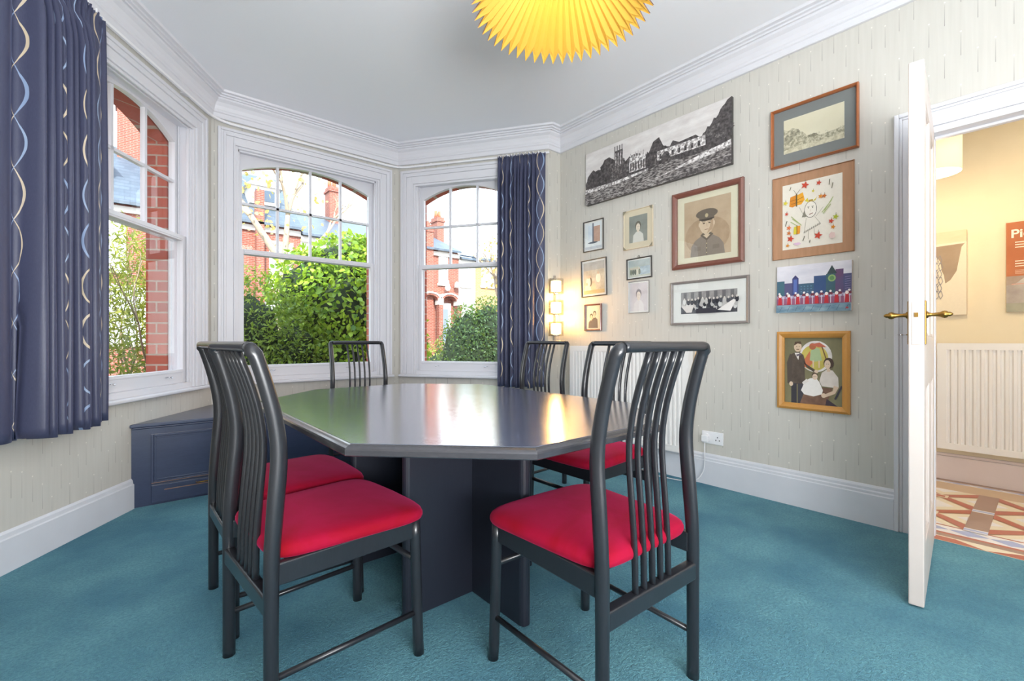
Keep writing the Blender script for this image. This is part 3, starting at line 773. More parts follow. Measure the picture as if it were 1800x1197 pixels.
copy_thing(ch, (2.118, 2.397, 0), math.radians(90 + 3), 'far right chair beside the dark curtain, only its back showing above the table')
copy_thing(ch, (1.785, 1.505, 0), math.radians(90), 'chair at the right side of the table before the radiator, seat partly under the top')

# ------------------------------------------------------------------ curtains
def curtain(name, label, A, ang, u0, u1, off, z0, z1, folds, amp, seed, flare=0.0, widths=None):
    rnd = random.Random(seed); nz = 44; widths = widths or [rnd.uniform(.6, 1.5) for _ in range(folds)]; folds = len(widths)
    W = sum(widths); T = frame_on(A, ang)
    ph = []; acc = 0
    for k, wd in enumerate(widths):
        for j in range(14): ph.append((acc + wd * j / 14, k, j / 14.0))
        acc += wd
    ph.append((acc, folds - 1, 1.0))
    amps = [rnd.uniform(.75, 1.25) * (.16 if w_ > 2 else 1.0) for w_ in widths]
    m = MB(); vs = []; uvs = []
    total = (u1 - u0) * 2.1
    rows = []
    for iz in range(nz + 1):
        f = iz / nz; z = z1 - (z1 - z0) * f
        row = []
        for (s, k, q) in ph:
            wq = s / W
            head = math.exp(-((f - .035) / .016) ** 2)           # gathered header tape
            a = amp * amps[k] * (.35 + .65 * min(1, f / .12)) * (1 + .25 * f)
            a *= (widths[k] ** .35)
            y = -a * math.sin(2 * PI * q + .35 * math.sin(3 * f + k)) - (.010 * math.sin(2 * PI * q * 4 + k) * math.exp(-(max(0, f - .02) / .04) ** 2))
            uu = u0 + (u1 - u0) * wq + .010 * math.sin(2.2 * f + k * 1.7) * f + flare * f * (wq - .5) - .012 * math.cos(2 * PI * q) * (.3 + .7 * f)
            y = y * (1 - .75 * head)
            zz = z + (.006 * math.sin(2 * PI * q) if iz == 0 else 0) + (.008 * math.sin(k * 2.1) if iz == nz else 0)
            row.append((uu, -off + y, zz))
        rows.append(row)
    ref = rows[nz // 2]; cum = [0.0]
    for a_, b__ in zip(ref, ref[1:]): cum.append(cum[-1] + math.hypot(b__[0] - a_[0], b__[1] - a_[1]))
    last = cum[-1] - cum[-15]; sh = .5 * .34 - (cum[-1] - last / 2) + 34 * .34
    for r in rows: uvs += [(c_ + sh, p[2]) for c_, p in zip(cum, r)]
    for r in rows: vs += [T @ Vector(p) for p in r]
    n = len(ph); fs = [(i * n + j, i * n + j + 1, (i + 1) * n + j + 1, (i + 1) * n + j) for i in range(nz) for j in range(n - 1)]
    m.smooth = True; m.add(vs, fs); m.uv = uvs
    root = thing(name, label, 'curtain')
    o = m.build('fabric', M['curtain'], root, recalc=False)
    so = o.modifiers.new('solid', 'SOLIDIFY'); so.thickness = .003; so.offset = 0
    for k in range(folds):
        s = sum(widths[:k]) + widths[k] * .25; uu = u0 + (u1 - u0) * s / W
        p = T @ Vector((uu, -off - .01, z1 - .02)); m = MB(); m.box((p.x - .004, p.y - .004, z1 - .005), (p.x + .004, p.y + .004, z1 + .015)); m.build('hook', M['plastic'], root)
    return root
curtain('curtain', 'navy curtain with pale woven arcs hanging at the left edge by the left window', LB, aL, -.20, .372, .085, .575, 2.688, 13, .058, 5, .04, [3.0, 1.6, 1.0, .8, .65, .8, .65, .75, .65, .8, .7, .9, 3.0])
curtain('curtain', 'navy curtain with pale woven arcs hanging beside the right window and wall lamp', CR, aR, 1.075, 1.525, .080, .575, 2.695, 11, .032, 9, .0, [1.0, .9, 1.1, .8, .9, .7, 1.0, .8, .9, 1.0, 2.2])
t = thing('curtain_track', 'thin white curtain track bent round the bay just under the cornice', 'curtain track')
pth = [(RB[0] + .03, RB[1] + .0), CR, CL, (LBx[0], LBx[1])]
ins = lambda a0, a1: [(a0, 2.700), (a1, 2.700), (a1, 2.716), (a0, 2.716)]
pp = []
def rounded(path, r=.16):
    out = [path[0]]
    for i in range(1, len(path) - 1):
        P = Vector(path[i]); a = (Vector(path[i - 1]) - P).normalized() * r; c = (Vector(path[i + 1]) - P).normalized() * r
        for k in range(7):
            q = k / 6; out.append(tuple((P + a) * (1 - q) ** 2 + P * 2 * q * (1 - q) + (P + c) * q * q))
    out.append(path[-1]); return out
m = MB(); m.sweep(rounded(pth), ins(.050, .066)); m.build('rail', M['plastic'], t)
for A, B in ((CR, RB), (CL, CR), (LB, CL)):
    for q in (.25, .75):
        P = Vector(A).lerp(Vector(B), q); d = (Vector(B) - Vector(A)).normalized(); nn = Vector((d.y, -d.x))
        a0 = P; a1 = P + nn * .055; m = MB(); m.box((min(a0.x, a1.x) - .006, min(a0.y, a1.y) - .006, 2.716), (max(a0.x, a1.x) + .006, max(a0.y, a1.y) + .006, 2.722)); m.build('bracket', M['plastic'], t)

# ------------------------------------------------------------------ wall lamp in the corner
t = thing('wall_lamp', 'wall lamp of three small glowing glass cylinders one above another in the corner', 'lamp', (2.955, 2.885, 0))
m = MB(); m.box((.05, .072, 1.00), (.075, .088, 1.60)); m.build('backplate', M['chrome'], t, .003)
glowm = emit('frosted_lamp_glass', lin('#ffeab8'), 3.5)
b = NB('clear_lamp_glass'); nt = b.nt; nt.nodes.remove(b.b)
tr = b.n('ShaderNodeBsdfTransparent'); gl = b.n('ShaderNodeBsdfGlossy'); gl.inputs['Roughness'].default_value = .05; tr.inputs[0].default_value = (.93, .92, .88, 1)
mx = b.n('ShaderNodeMixShader'); lw = b.n('ShaderNodeLayerWeight'); lw.inputs[0].default_value = .25
b.l(lw.outputs['Facing'], mx.inputs[0]); b.l(tr.outputs[0], mx.inputs[1]); b.l(gl.outputs[0], mx.inputs[2]); b.l(mx.outputs[0], b.n('ShaderNodeOutputMaterial').inputs[0])
for n_ in list(nt.nodes):
    if n_.type == 'OUTPUT_MATERIAL' and not n_.inputs[0].is_linked: nt.nodes.remove(n_)
for zc in (1.49, 1.297, 1.105):
    m = MB(); m.lathe([(.066, -.066), (.068, -.066), (.068, .066), (.066, .066)], 36, Matrix.Translation((0, 0, zc)), close=True); gs = m.build('glass_shade', b.m, t)
    m = MB(); m.lathe([(0, -.048), (.044, -.048), (.047, -.045), (.047, .045), (.044, .048), (0, .048)], 28, Matrix.Translation((0, 0, zc))); m.build('frosted_glass', glowm, gs)
    m = MB(); m.tube([(0, 0, zc - .06), (.03, .03, zc - .062), (.06, .075, zc - .062)], .006, 10); m.lathe([(0, -.068), (.03, -.068), (.03, -.05), (0, -.05)], 20, Matrix.Translation((0, 0, zc))); m.build('arm', M['chrome'], t)
point('wall_lamp_light', (2.955, 2.875, 1.395), 10, (1, .50, .13), .03)
point('wall_lamp_light_2', (2.955, 2.875, 1.20), 10, (1, .50, .13), .03)

# ------------------------------------------------------------------ pleated ceiling pendant
PL = (1.293, 1.23, 2.30)
t = thing('pendant_lamp', 'large pleated yellow paper pendant lampshade hanging from the ceiling', 'lamp', PL)
b = NB('yellow_pleated_paper'); b.set(color=lin('#dcae42'), rough=.7)
tl_ = b.n('ShaderNodeBsdfTranslucent'); tl_.inputs[0].default_value = lin('#f2c044'); mx = b.n('ShaderNodeMixShader'); mx.inputs[0].default_value = .2
b.l(b.b.outputs[0], mx.inputs[1]); b.l(tl_.outputs[0], mx.inputs[2]); b.l(mx.outputs[0], b.nt.nodes['Material Output'].inputs[0])
M['pleat_in'] = b.m; M['pleat_out'] = plain('mauve_paper_outside', lin('#8a7480'), .8)
NP = 50; m = MB()
levels = [(.030, .285), (.060, .262), (.120, .205), (.190, .135), (.260, .070), (.315, .020), (.336, .003)]
vs = []
for li, (r, z) in enumerate(levels):
    for j in range(NP * 2):
        a = PI * j / NP; s = 1 if j % 2 == 0 else -1
        dr = s * min(.020 if li < len(levels) - 1 else .013, r * .10); zz = z - s * .010 * min(1, r / .1)
        if li == len(levels) - 1 and j % 2 == 0: dr += .004; zz -= .004
        if li == len(levels) - 1 and j % 2 == 1: dr -= .008; zz += .007
        vs.append(((r + dr) * math.cos(a), (r + dr) * math.sin(a), zz))
n = NP * 2; fs = [(i * n + j, i * n + (j + 1) % n, (i + 1) * n + (j + 1) % n, (i + 1) * n + j) for i in range(len(levels) - 1) for j in range(n)]
m.mat(M['pleat_in']); m.add(vs, fs)
m.mat(M['pleat_out']); m.add([(v[0] * 1.006, v[1] * 1.006, v[2] + .004) for v in vs], fs)
m.build('lamp_shade', None, t, recalc=False)
m = MB(); m.lathe([(0, .10), (.02, .103), (.036, .125), (.04, .15), (.034, .175), (.018, .20), (.014, .235), (0, .235)], 24); m.build('bulb', emit('pendant_bulb', lin('#fff2d0'), 3), t)
m = MB(); m.tube([(0, 0, .23), (0, 0, CEIL - PL[2])], .004, 8); m.build('cord', M['plastic'], t)
m = MB(); m.lathe([(0, CEIL - PL[2] - .03), (.03, CEIL - PL[2] - .028), (.05, CEIL - PL[2] - .004), (.05, CEIL - PL[2])], 28); m.build('ceiling_rose', M['plastic'], t)
point('pendant_light', (PL[0], PL[1], PL[2] + .05), 4, (1, .93, .82), .09)

# ------------------------------------------------------------------ double socket, plug and cable
t = thing('wall_socket', 'white double electrical socket on the papered wall above the skirting', 'socket', (XW, 1.513, .325), -PI / 2)
m = MB(); m.box((-.074, -.010, -.043), (.074, 0, .043)); m.build('plate', M['plastic'], t, .003)
for s in (-1, 1):
    m = MB(); m.box((s * .037 - .006, -.013, .012), (s * .037 + .006, -.009, .028)); m.build('switch', M['plastic'], t, .001)
m = MB()
for a, b_ in (((.033, .008)), ((.022, -.012)), ((.046, -.012))): m.box((a, -.0105, b_ - .004), (a + .006, -.0095, b_ + .004))
m.build('pin_holes', M['dark'], t)
t = thing('power_plug', 'white plug with thin white cable trailing from the wall socket to the floor', 'plug', (XW, 1.513, .325), -PI / 2)
m = MB(); m.box((-.062, -.048, -.028), (-.016, -.0105, .018)); m.build('plug_body', M['plastic'], t, .006, 3)
m = MB(); m.tube(spline([(-.039, -.04, -.028), (-.038, -.045, -.08), (-.034, -.05, -.17), (-.045, -.055, -.24), (-.09, -.07, -.30), (-.18, -.09, -.3205), (-.40, -.12, -.3205), (-.62, -.10, -.3205)], 6), .003, 6); m.build('cable', M['plastic'], t)

# ------------------------------------------------------------------ pictures
class Art:
    """flat artwork: coloured shapes on a sheet, local x -hw..hw, z -hh..hh, facing -y"""
    def __init__(s, w, h): s.m = MB(); s.w = w; s.h = h; s.k = 0
    def P(s, u, v): return ((u - .5) * s.w, (v - .5) * s.h)
    def poly(s, pts, mat):
        s.k += 1; y = -.00012 * s.k; s.m.mat(mat); q = [s.P(*p) for p in pts]
        ar = sum(q[i][0] * q[(i + 1) % len(q)][1] - q[(i + 1) % len(q)][0] * q[i][1] for i in range(len(q)))
        if ar < 0: q.reverse()
        s.m.add([(p[0], y, p[1]) for p in q], [tuple(range(len(q)))])
    def rect(s, a, b_, c, d, mat): s.poly([(a, b_), (c, b_), (c, d), (a, d)], mat)
    def ell(s, cu, cv, ru, rv, mat, n=20, a0=0, a1=2 * PI):
        s.poly([(cu + ru * math.cos(a0 + (a1 - a0) * i / n), cv + rv * math.sin(a0 + (a1 - a0) * i / n)) for i in range(n)], mat)
    def line(s, p, q, wd, mat):
        P, Q = Vector(s.P(*p)), Vector(s.P(*q)); d = (Q - P).normalized(); n_ = Vector((-d.y, d.x)) * wd / 2
        s.k += 1; y = -.00012 * s.k; s.m.mat(mat)
        v = [P - n_, Q - n_, Q + n_, P + n_]
        s.m.add([(a.x, y, a.y) for a in v], [(0, 1, 2, 3)])

def picture(name, label, cat, X, y_left, y_right, z0, z1, draw, fw=.02, fd=.018, fmat=None, mount=0, mmat=None, glass=True, tilt=0, wrap=None, gap=.002, group=None):
    W = y_left - y_right; H = z1 - z0
    t = thing(name, label, cat, (X - gap, (y_left + y_right) / 2, (z0 + z1) / 2), -PI / 2, group); t.rotation_euler = (0, tilt, -PI / 2)
    hw, hh = W / 2, H / 2
    if wrap:      # canvas on stretcher
        m = MB(); m.box((-hw, -fd, -hh), (hw, 0, hh)); m.build('canvas', wrap, t, .002); fy = -fd - .0003; aw_, ah = W, H
    else:
        m = MB(); prof = [(0, fd * .75), (fw * .35, fd), (fw * .7, fd * .8), (fw, fd * .5)]
        # mitred frame: rings of rectangles
        rings = [(0, 0)] + [(a, -d) for a, d in prof] + [(fw, 0)]
        vs = []
        for a, y in rings: vs += [(-hw + a, y, -hh + a), (hw - a, y, -hh + a), (hw - a, y, hh - a), (-hw + a, y, hh - a)]
        fs = [(i * 4 + j, i * 4 + (j + 1) % 4, (i + 1) * 4 + (j + 1) % 4, (i + 1) * 4 + j) for i in range(len(rings) - 1) for j in range(4)]
        m.add(vs, fs); m.build('frame', fmat, t)
        m = MB(); m.box((-hw + fw * .5, -.003, -hh + fw * .5), (hw - fw * .5, -.0005, hh - fw * .5)); m.build('mount' if mount else 'backing', mmat or M['stone'], t)
        fy = -.0036; aw_, ah = W - 2 * fw - 2 * (mount if not isinstance(mount, tuple) else mount[0]), H - 2 * fw - 2 * (mount if not isinstance(mount, tuple) else mount[1])
    A = Art(aw_, ah); draw(A); A.m.build('artwork', None, t, recalc=False, loc=(0, fy, 0))
    if glass and not wrap:
        m = MB(); m.add([(-hw + fw * .9, -fd * .55 - .003, -hh + fw * .9), (hw - fw * .9, -fd * .55 - .003, -hh + fw * .9), (hw - fw * .9, -fd * .55 - .003, hh - fw * .9), (-hw + fw * .9, -fd * .55 - .003, hh - fw * .9)], [(0, 1, 2, 3)])
        m.build('glass', M['glass'], t, recalc=False)
    return t

rr = random.Random(3)
def blob(A, cu, cv, ru, rv, mat, n=18, j=.25):
    A.poly([(cu + ru * (1 + rr.uniform(-j, j)) * math.cos(2 * PI * i / n), cv + rv * (1 + rr.uniform(-j, j)) * math.sin(2 * PI * i / n)) for i in range(n)], mat)

def art_panorama(A):
    sky = tone('#cfc9c6', '#e9e6e3', 6, (.3, .7), (1, 1, 3)); tree = tone('#3c3838', '#6e6868', 45, (.4, .7)); tree2 = tone('#4a4646', '#8a8482', 60, (.45, .65))
    pale = tone('#8a8482', '#f0ecea', 55, (.42, .58)); grass = tone('#454040', '#b8b2ae', 35, (.42, .66), (1, 1, 3))
    A.rect(0, 0, 1, 1, sky)
    pts = [(0, 0), (1, 0), (1, 1)] + [(1 - .012 * i - .012, max(.45, 1.0 - .035 * i + rr.uniform(-.03, .03))) for i in range(14)] + [(.80, .62), (.7, .60), (.66, .66), (.64, .58), (.60, .62)] 
    pts += [(.57, .80), (.53, .76), (.50, .60), (.46, .58), (.40, .60), (.36, .66), (.33, .60), (.27, .60), (.25, .68), (.20, .78), (.16, .76), (.13, .60), (.11, .62), (.07, .60), (.03, .55), (.0, .42)]
    A.poly(pts, tree)
    for i in range(30): blob(A, rr.uniform(.02, .98), rr.uniform(.35, .62), rr.uniform(.015, .05), rr.uniform(.05, .12), rr.choice([tree, tree2]))
    A.rect(.245, .55, .31, .84, tree2)                      # abbey tower
    for k in range(4): A.rect(.245 + k * .019, .80, .251 + k * .019, .93, tree)
    for k in range(3): A.rect(.253 + k * .019, .58, .259 + k * .019, .80, pale)
    A.rect(.36, .36, .48, .62, pale); A.rect(.24, .40, .36, .56, tree2)
    for k in range(6): A.poly([(.365 + k * .019, .60), (.375 + k * .019, .60), (.370 + k * .019, .72)], pale)
    for k in range(6): A.rect(.368 + k * .019, .38, .377 + k * .019, .52, tree)
    A.rect(.56, .40, .86, .56, pale)
    for k in range(7): A.rect(.575 + k * .04, .42, .59 + k * .04, .50, tree)
    blob(A, .615, .43, .03, .09, tree); blob(A, .51, .46, .035, .15, tree); blob(A, .08, .48, .06, .13, tree); blob(A, .17, .55, .045, .16, tree)
    A.poly([(0, 0), (1, 0), (1, .34), (.8, .30), (.6, .34), (.4, .26), (.2, .28), (0, .30)], grass)
    A.poly([(0, .22), (.3, .24), (.5, .30), (.5, .33), (.25, .29), (0, .30)], pale)
    A.poly([(.5, .10), (.75, .18), (1, .26), (1, .36), (.8, .26), (.6, .14)], pale)
    A.poly([(.6, .0), (1, .02), (1, .12), (.8, .08)], tree2)
def art_soldier(A):
    A.rect(0, 0, 1, 1, tone('#b39a7e', '#c9b296', 5, (.3, .7)))
    A.ell(.5, .35, .48, .33, tone('#a88e72', '#b89e82', 8))
    un = flat('#8f8276'); sk = flat('#d3bda2'); dk = flat('#6e6256')
    A.poly([(.14, 0), (.16, .18), (.24, .28), (.40, .36), (.60, .36), (.76, .28), (.85, .18), (.88, 0)], un)
    A.poly([(.40, .33), (.42, .46), (.58, .46), (.60, .33), (.5, .28)], sk)
    A.poly([(.36, .36), (.43, .41), (.50, .31), (.57, .41), (.64, .36), (.5, .26)], dk); A.poly([(.42, .36), (.58, .36), (.5, .30)], sk)
    A.ell(.5, .55, .155, .175, sk); A.poly([(.5, .38), (.62, .44), (.655, .56), (.60, .66), (.57, .5)], flat('#b89c80'))
    A.ell(.345, .55, .02, .04, sk); A.ell(.655, .55, .02, .04, sk)
    A.ell(.5, .73, .235, .085, dk); A.rect(.34, .625, .66, .70, dk); A.poly([(.33, .645), (.67, .645), (.60, .605), (.40, .605)], flat('#4b423a'))
    A.ell(.5, .70, .035, .035, flat('#b8a684'))
    for x in (.44, .56): A.ell(x, .565, .026, .010, flat('#5a4c40')); A.line((x - .035, .592), (x + .035, .592), .003, flat('#6b5b4c'))
    A.line((.5, .56), (.51, .50), .003, flat('#b0947a')); A.line((.46, .455), (.54, .455), .004, flat('#93705c'))
    A.line((.5, .28), (.5, 0), .004, dk)
    for v in (.05, .13, .21): A.ell(.5, v, .012, .010, flat('#c8b48e'))
    for x in (.3, .7): A.rect(x - .07, .10, x + .07, .17, flat('#85786c'))
def art_group(A):
    A.rect(0, 0, 1, 1, tone('#8b8686', '#a7a2a0', 20)); A.rect(0, 0, 1, .35, tone('#3e3e46', '#5a5a60', 18))
    for k in range(7): A.rect(.05 + k * .14, .62, .11 + k * .14, .98, flat('#6f6c6e'))
    for row in range(3):
        for k in range(15):
            u = .04 + k * .066 + row * .02 + rr.uniform(-.01, .01); v = .38 + row * .14 + rr.uniform(-.03, .03)
            A.ell(u, v - .12, .034, .13, flat(rr.choice(['#3c3c44', '#e2dfdc', '#56565c', '#c9c5c2', '#2e2e36'])), 10); A.ell(u, v, .016, .055, flat('#d8d0c8'), 10)
    A.poly([(.68, .12), (.95, .55), (.99, .50), (.90, .05)], flat('#e9e6e2')); A.poly([(.02, .35), (.12, .05), (.22, .05), (.26, .38)], flat('#dcd8d4'))
    A.rect(.3, 0, .66, .22, flat('#34343e'))
def portrait(bg1, bg2, dress, skin, hair, two=False):
    def f(A):
        A.rect(0, 0, 1, 1, tone(bg1, bg2, 7, (.3, .7)))
        for (cx, cy, s) in (((.36, .5, .8), (.62, .62, .8)) if two else ((.5, .55, 1.0),)):
            A.poly([(cx - .30 * s, 0), (cx - .27 * s, cy - .28 * s), (cx - .1 * s, cy - .16 * s), (cx + .1 * s, cy - .16 * s), (cx + .27 * s, cy - .28 * s), (cx + .31 * s, 0)], flat(dress))
            A.ell(cx, cy + .06 * s, .16 * s, .17 * s, flat(hair)); A.rect(cx - .05 * s, cy - .18 * s, cx + .05 * s, cy - .05 * s, flat(skin)); A.ell(cx, cy, .115 * s, .145 * s, flat(skin))
            for q in (-1, 1): A.ell(cx + q * .045 * s, cy + .02 * s, .018 * s, .010 * s, flat(hair), 8)
            A.line((cx - .035 * s, cy - .075 * s), (cx + .035 * s, cy - .075 * s), .0012, flat(hair))
    return f
def art_spire(A):
    A.rect(0, 0, 1, 1, tone('#d8dde2', '#eceff0', 5, (.3, .7))); A.rect(.5, .25, .9, .85, tone('#c9a898', '#b8937f', 12)); A.rect(.18, .3, .5, .9, tone('#c8d3e0', '#e6ecf2', 6))
    A.rect(.44, .22, .52, .98, flat('#6b7280')); A.ell(.46, .24, .30, .035, flat('#59616e')); A.rect(.0, .0, 1, .10, flat('#c9ccd2'))
def art_wedding(A):
    A.rect(0, 0, 1, 1, tone('#bdb09a', '#dcd2be', 14)); A.rect(0, .75, 1, 1, tone('#aaa6a0', '#c9c5be', 6))
    for k in range(7):
        u = rr.uniform(.15, .85); v = rr.uniform(.25, .7); A.ell(u, v - .1, .11, .15, flat(rr.choice(['#efe6d0', '#d9c9a8', '#8a7c68', '#f4ecd8']))); A.ell(u, v + .06, .045, .05, flat('#d8bea0'))
    A.rect(0, 0, 1, .12, flat('#c8b184'))
def art_beach(A):
    A.rect(0, 0, 1, 1, tone('#b8bcae', '#c9ccc0', 9)); A.rect(0, .62, 1, 1, tone('#a6b0b0', '#c4ccca', 6)); A.rect(.5, .1, 1, .6, tone('#9aaab4', '#c6d2d8', 8, (.4, .6), (1, 1, 2)))
    for k in range(5): u = .12 + k * .1; A.ell(u, .30, .05, .18, flat(rr.choice(['#7d8270', '#d9d4c2', '#6b7066']))); A.ell(u, .5, .025, .05, flat('#d0bca4'))
def art_landscape(A):
    A.rect(0, 0, 1, 1, tone('#d6ccb0', '#e2dac2', 3, (.3, .7)))
    pen = tone('#8d866f', '#cfc6ac', 60, (.38, .60)); 
    A.poly([(0, .02), (1, .05), (1, .34), (.8, .30), (.62, .28), (.5, .36), (.40, .38), (.33, .52), (.27, .56), (.22, .66), (.15, .72), (.08, .66), (0, .74)], pen)
    A.poly([(0, 0), (1, 0), (1, .16), (.6, .12), (.3, .16), (0, .1)], tone('#b5ac90', '#d9d0b6', 40, (.35, .6)))
    blob(A, .5, .33, .09, .05, tone('#6f6a58', '#a39c84', 70)); blob(A, .20, .55, .1, .09, tone('#7a7462', '#b9b198', 60)); blob(A, .08, .42, .07, .12, tone('#7a7462', '#b9b198', 60))
    for k in range(24): u = rr.uniform(.02, .98); v = rr.uniform(.06, .34); A.line((u, v), (u + rr.uniform(-.01, .02), v + rr.uniform(.02, .07)), .0012, flat('#857e68'))
def art_child(A):
    A.rect(0, 0, 1, 1, flat('#e6e0d2'))
    G = '#5c5a50'; O = '#d98a28'; Rd = '#c4452f'; Y = '#d8c83e'; Gr = '#a9b878'
    def leaf(u, v, s, c):
        pts = [(u + s * math.cos(a) * (1 if i % 2 == 0 else .45), v + s * .8 * math.sin(a) * (1 if i % 2 == 0 else .45)) for i, a in enumerate([2 * PI * k / 10 for k in range(10)])]
        A.poly(pts, flat(c)); A.line((u, v + s * .5), (u + .008, v + s * 1.1), .0016, flat(G))
    # big butterfly
    A.poly([(.12, .66), (.14, .80), (.24, .82), (.25, .66), (.18, .64)], flat(O)); A.poly([(.25, .66), (.25, .81), (.36, .84), (.39, .72), (.33, .66)], flat('#e8a52c'))
    for q in ((.14, .74, .24, .75), (.26, .74, .37, .77), (.16, .69, .24, .70), (.26, .70, .36, .71)): A.line(q[:2], q[2:], .003, flat('#9a5a20'))
    A.rect(.238, .64, .262, .84, flat('#6b5a36')); A.line((.24, .84), (.20, .90), .002, flat(G)); A.line((.26, .84), (.31, .89), .002, flat(G))
    # fairy figure
    A.ell(.49, .56, .105, .125, flat(G), 24); A.ell(.49, .56, .097, .117, flat('#ebe5d8'), 24)
    A.poly([(.34, .46), (.385, .56), (.42, .46)], flat('#8a8676')); A.poly([(.39, .70), (.46, .67), (.44, .74)], flat(Y)); A.poly([(.52, .67), (.60, .73), (.57, .68)], flat(Y)); A.rect(.46, .675, .53, .705, flat('#b89a48'))
    for x in (.455, .525): A.line((x - .02, .60), (x + .02, .605), .002, flat(G)); A.ell(x, .585, .012, .008, flat(G), 8)
    A.line((.47, .485), (.53, .50), .004, flat('#7a4a40')); A.line((.49, .56), (.485, .53), .0015, flat('#c9a890'))
    for p, q in (((.42, .44), (.38, .22)), ((.56, .44), (.66, .32)), ((.38, .22), (.66, .32)), ((.40, .44), (.30, .62)), ((.58, .44), (.70, .56)), ((.46, .24), (.45, .12)), ((.55, .27), (.56, .16))): A.line(p, q, .0018, flat('#9a9686'))
    for k in range(9): A.line((.38 + k * .031, .215 + k * .0115), (.39 + k * .031, .245 + k * .0115), .004, flat('#8f8b7e'))
    for q in ((.16, .50, .34, .34), (.18, .46, .32, .36), (.15, .42, .30, .32), (.68, .48, .84, .64), (.70, .46, .82, .58), (.72, .50, .86, .68)): A.line(q[:2], q[2:], .004, flat(Gr))
    A.poly([(.20, .22), (.21, .33), (.26, .34), (.26, .22)], flat(Y)); A.poly([(.26, .22), (.26, .34), (.32, .34), (.31, .22)], flat('#e59a2a')); A.rect(.255, .21, .268, .35, flat('#7a4a20'))
    for (u, v, s, c) in ((.40, .935, .075, Rd), (.63, .925, .05, Rd), (.66, .72, .045, O), (.72, .715, .045, '#c46a2a'), (.08, .55, .04, Rd), (.06, .72, .05, Y), (.12, .33, .05, '#d9703a'), (.12, .25, .045, '#c9702a'),
                         (.15, .16, .07, Rd), (.10, .06, .04, O), (.62, .15, .075, Rd), (.83, .33, .05, Rd), (.90, .38, .055, '#a9b030'), (.86, .24, .045, O), (.54, .82, .03, Y)): leaf(u, v, s, c)
    for q in ((.14, .90, .16, .95), (.06, .36, .09, .44), (.37, .10, .40, .17), (.48, .06, .49, .10), (.80, .86, .81, .94), (.84, .80, .86, .88)): A.line(q[:2], q[2:], .004, flat('#6a6650'))
    blob(A, .85, .12, .05, .05, flat('#e0c4bc')); blob(A, .27, .07, .06, .02, flat('#d8b8d0'))
def art_city(A):
    A.rect(0, 0, 1, 1, tone('#c9c9d4', '#e6e4ea', 5, (.3, .7), (1, 1, 3)))
    def bld(a, c, v, col): A.rect(a, .3, c, v, tone(col, '#4a5a80', 10, (.35, .9)))
    bld(0, .11, .68, '#3f6a74'); bld(.11, .23, .63, '#5a5278'); bld(.22, .31, .72, '#3a3f78'); A.poly([(.22, .72), (.265, .79), (.31, .72)], flat('#3a3a6a')); A.rect(.24, .40, .29, .70, flat('#5a6fb0'))
    bld(.31, .53, .60, '#3f6276'); bld(.52, .70, .74, '#2f4f7c'); bld(.68, .83, .76, '#37605f'); bld(.80, .90, .84, '#6b4668'); bld(.90, 1, .74, '#564a70')
    A.poly([(.69, .76), (.755, .93), (.82, .76)], flat('#394a4c')); A.ell(.755, .67, .05, .07, flat('#8aa86a')); A.ell(.755, .67, .03, .045, flat('#5f8a58'))
    for k in range(12): A.rect(.34 + (k % 4) * .045, .42 + (k // 4) * .055, .36 + (k % 4) * .045, .44 + (k // 4) * .055, flat('#5f86a0'))
    for k in range(7): A.line((.92, .40 + k * .045), (.99, .41 + k * .045), .002, flat('#9a8fb8'))
    A.rect(0, .155, 1, .36, flat('#a56a86')); A.rect(0, .30, 1, .36, flat('#b9b4cc'))
    for k in range(9): u = .04 + k * .117; A.ell(u, .41, .016, .022, flat('#efe9e6'), 10); A.ell(u, .36, .03, .03, flat('#7a3a4a'), 10)
    for k in range(34): A.rect(.005 + k * .0295, .17, .013 + k * .0295, .34, flat('#e8e4ee' if k % 2 else '#8c5a7c'))
    for k in range(8):
        u = .055 + k * .128; A.poly([(u - .028, .17), (u + .028, .17), (u + .02, .34), (u - .02, .34)], flat('#c0323c')); A.ell(u, .36, .022, .035, flat('#f2e8e2'), 12)
    A.rect(0, 0, 1, .16, tone('#5f7f92', '#8fa8b4', 12, (.35, .65), (1, 1, 3)))
    for k in range(9): A.line((.05 + k * .11, .02), (.09 + k * .11, .13), .002, flat('#4a5a6c'))
    A.ell(.955, .06, .02, .02, flat('#b04a50'))
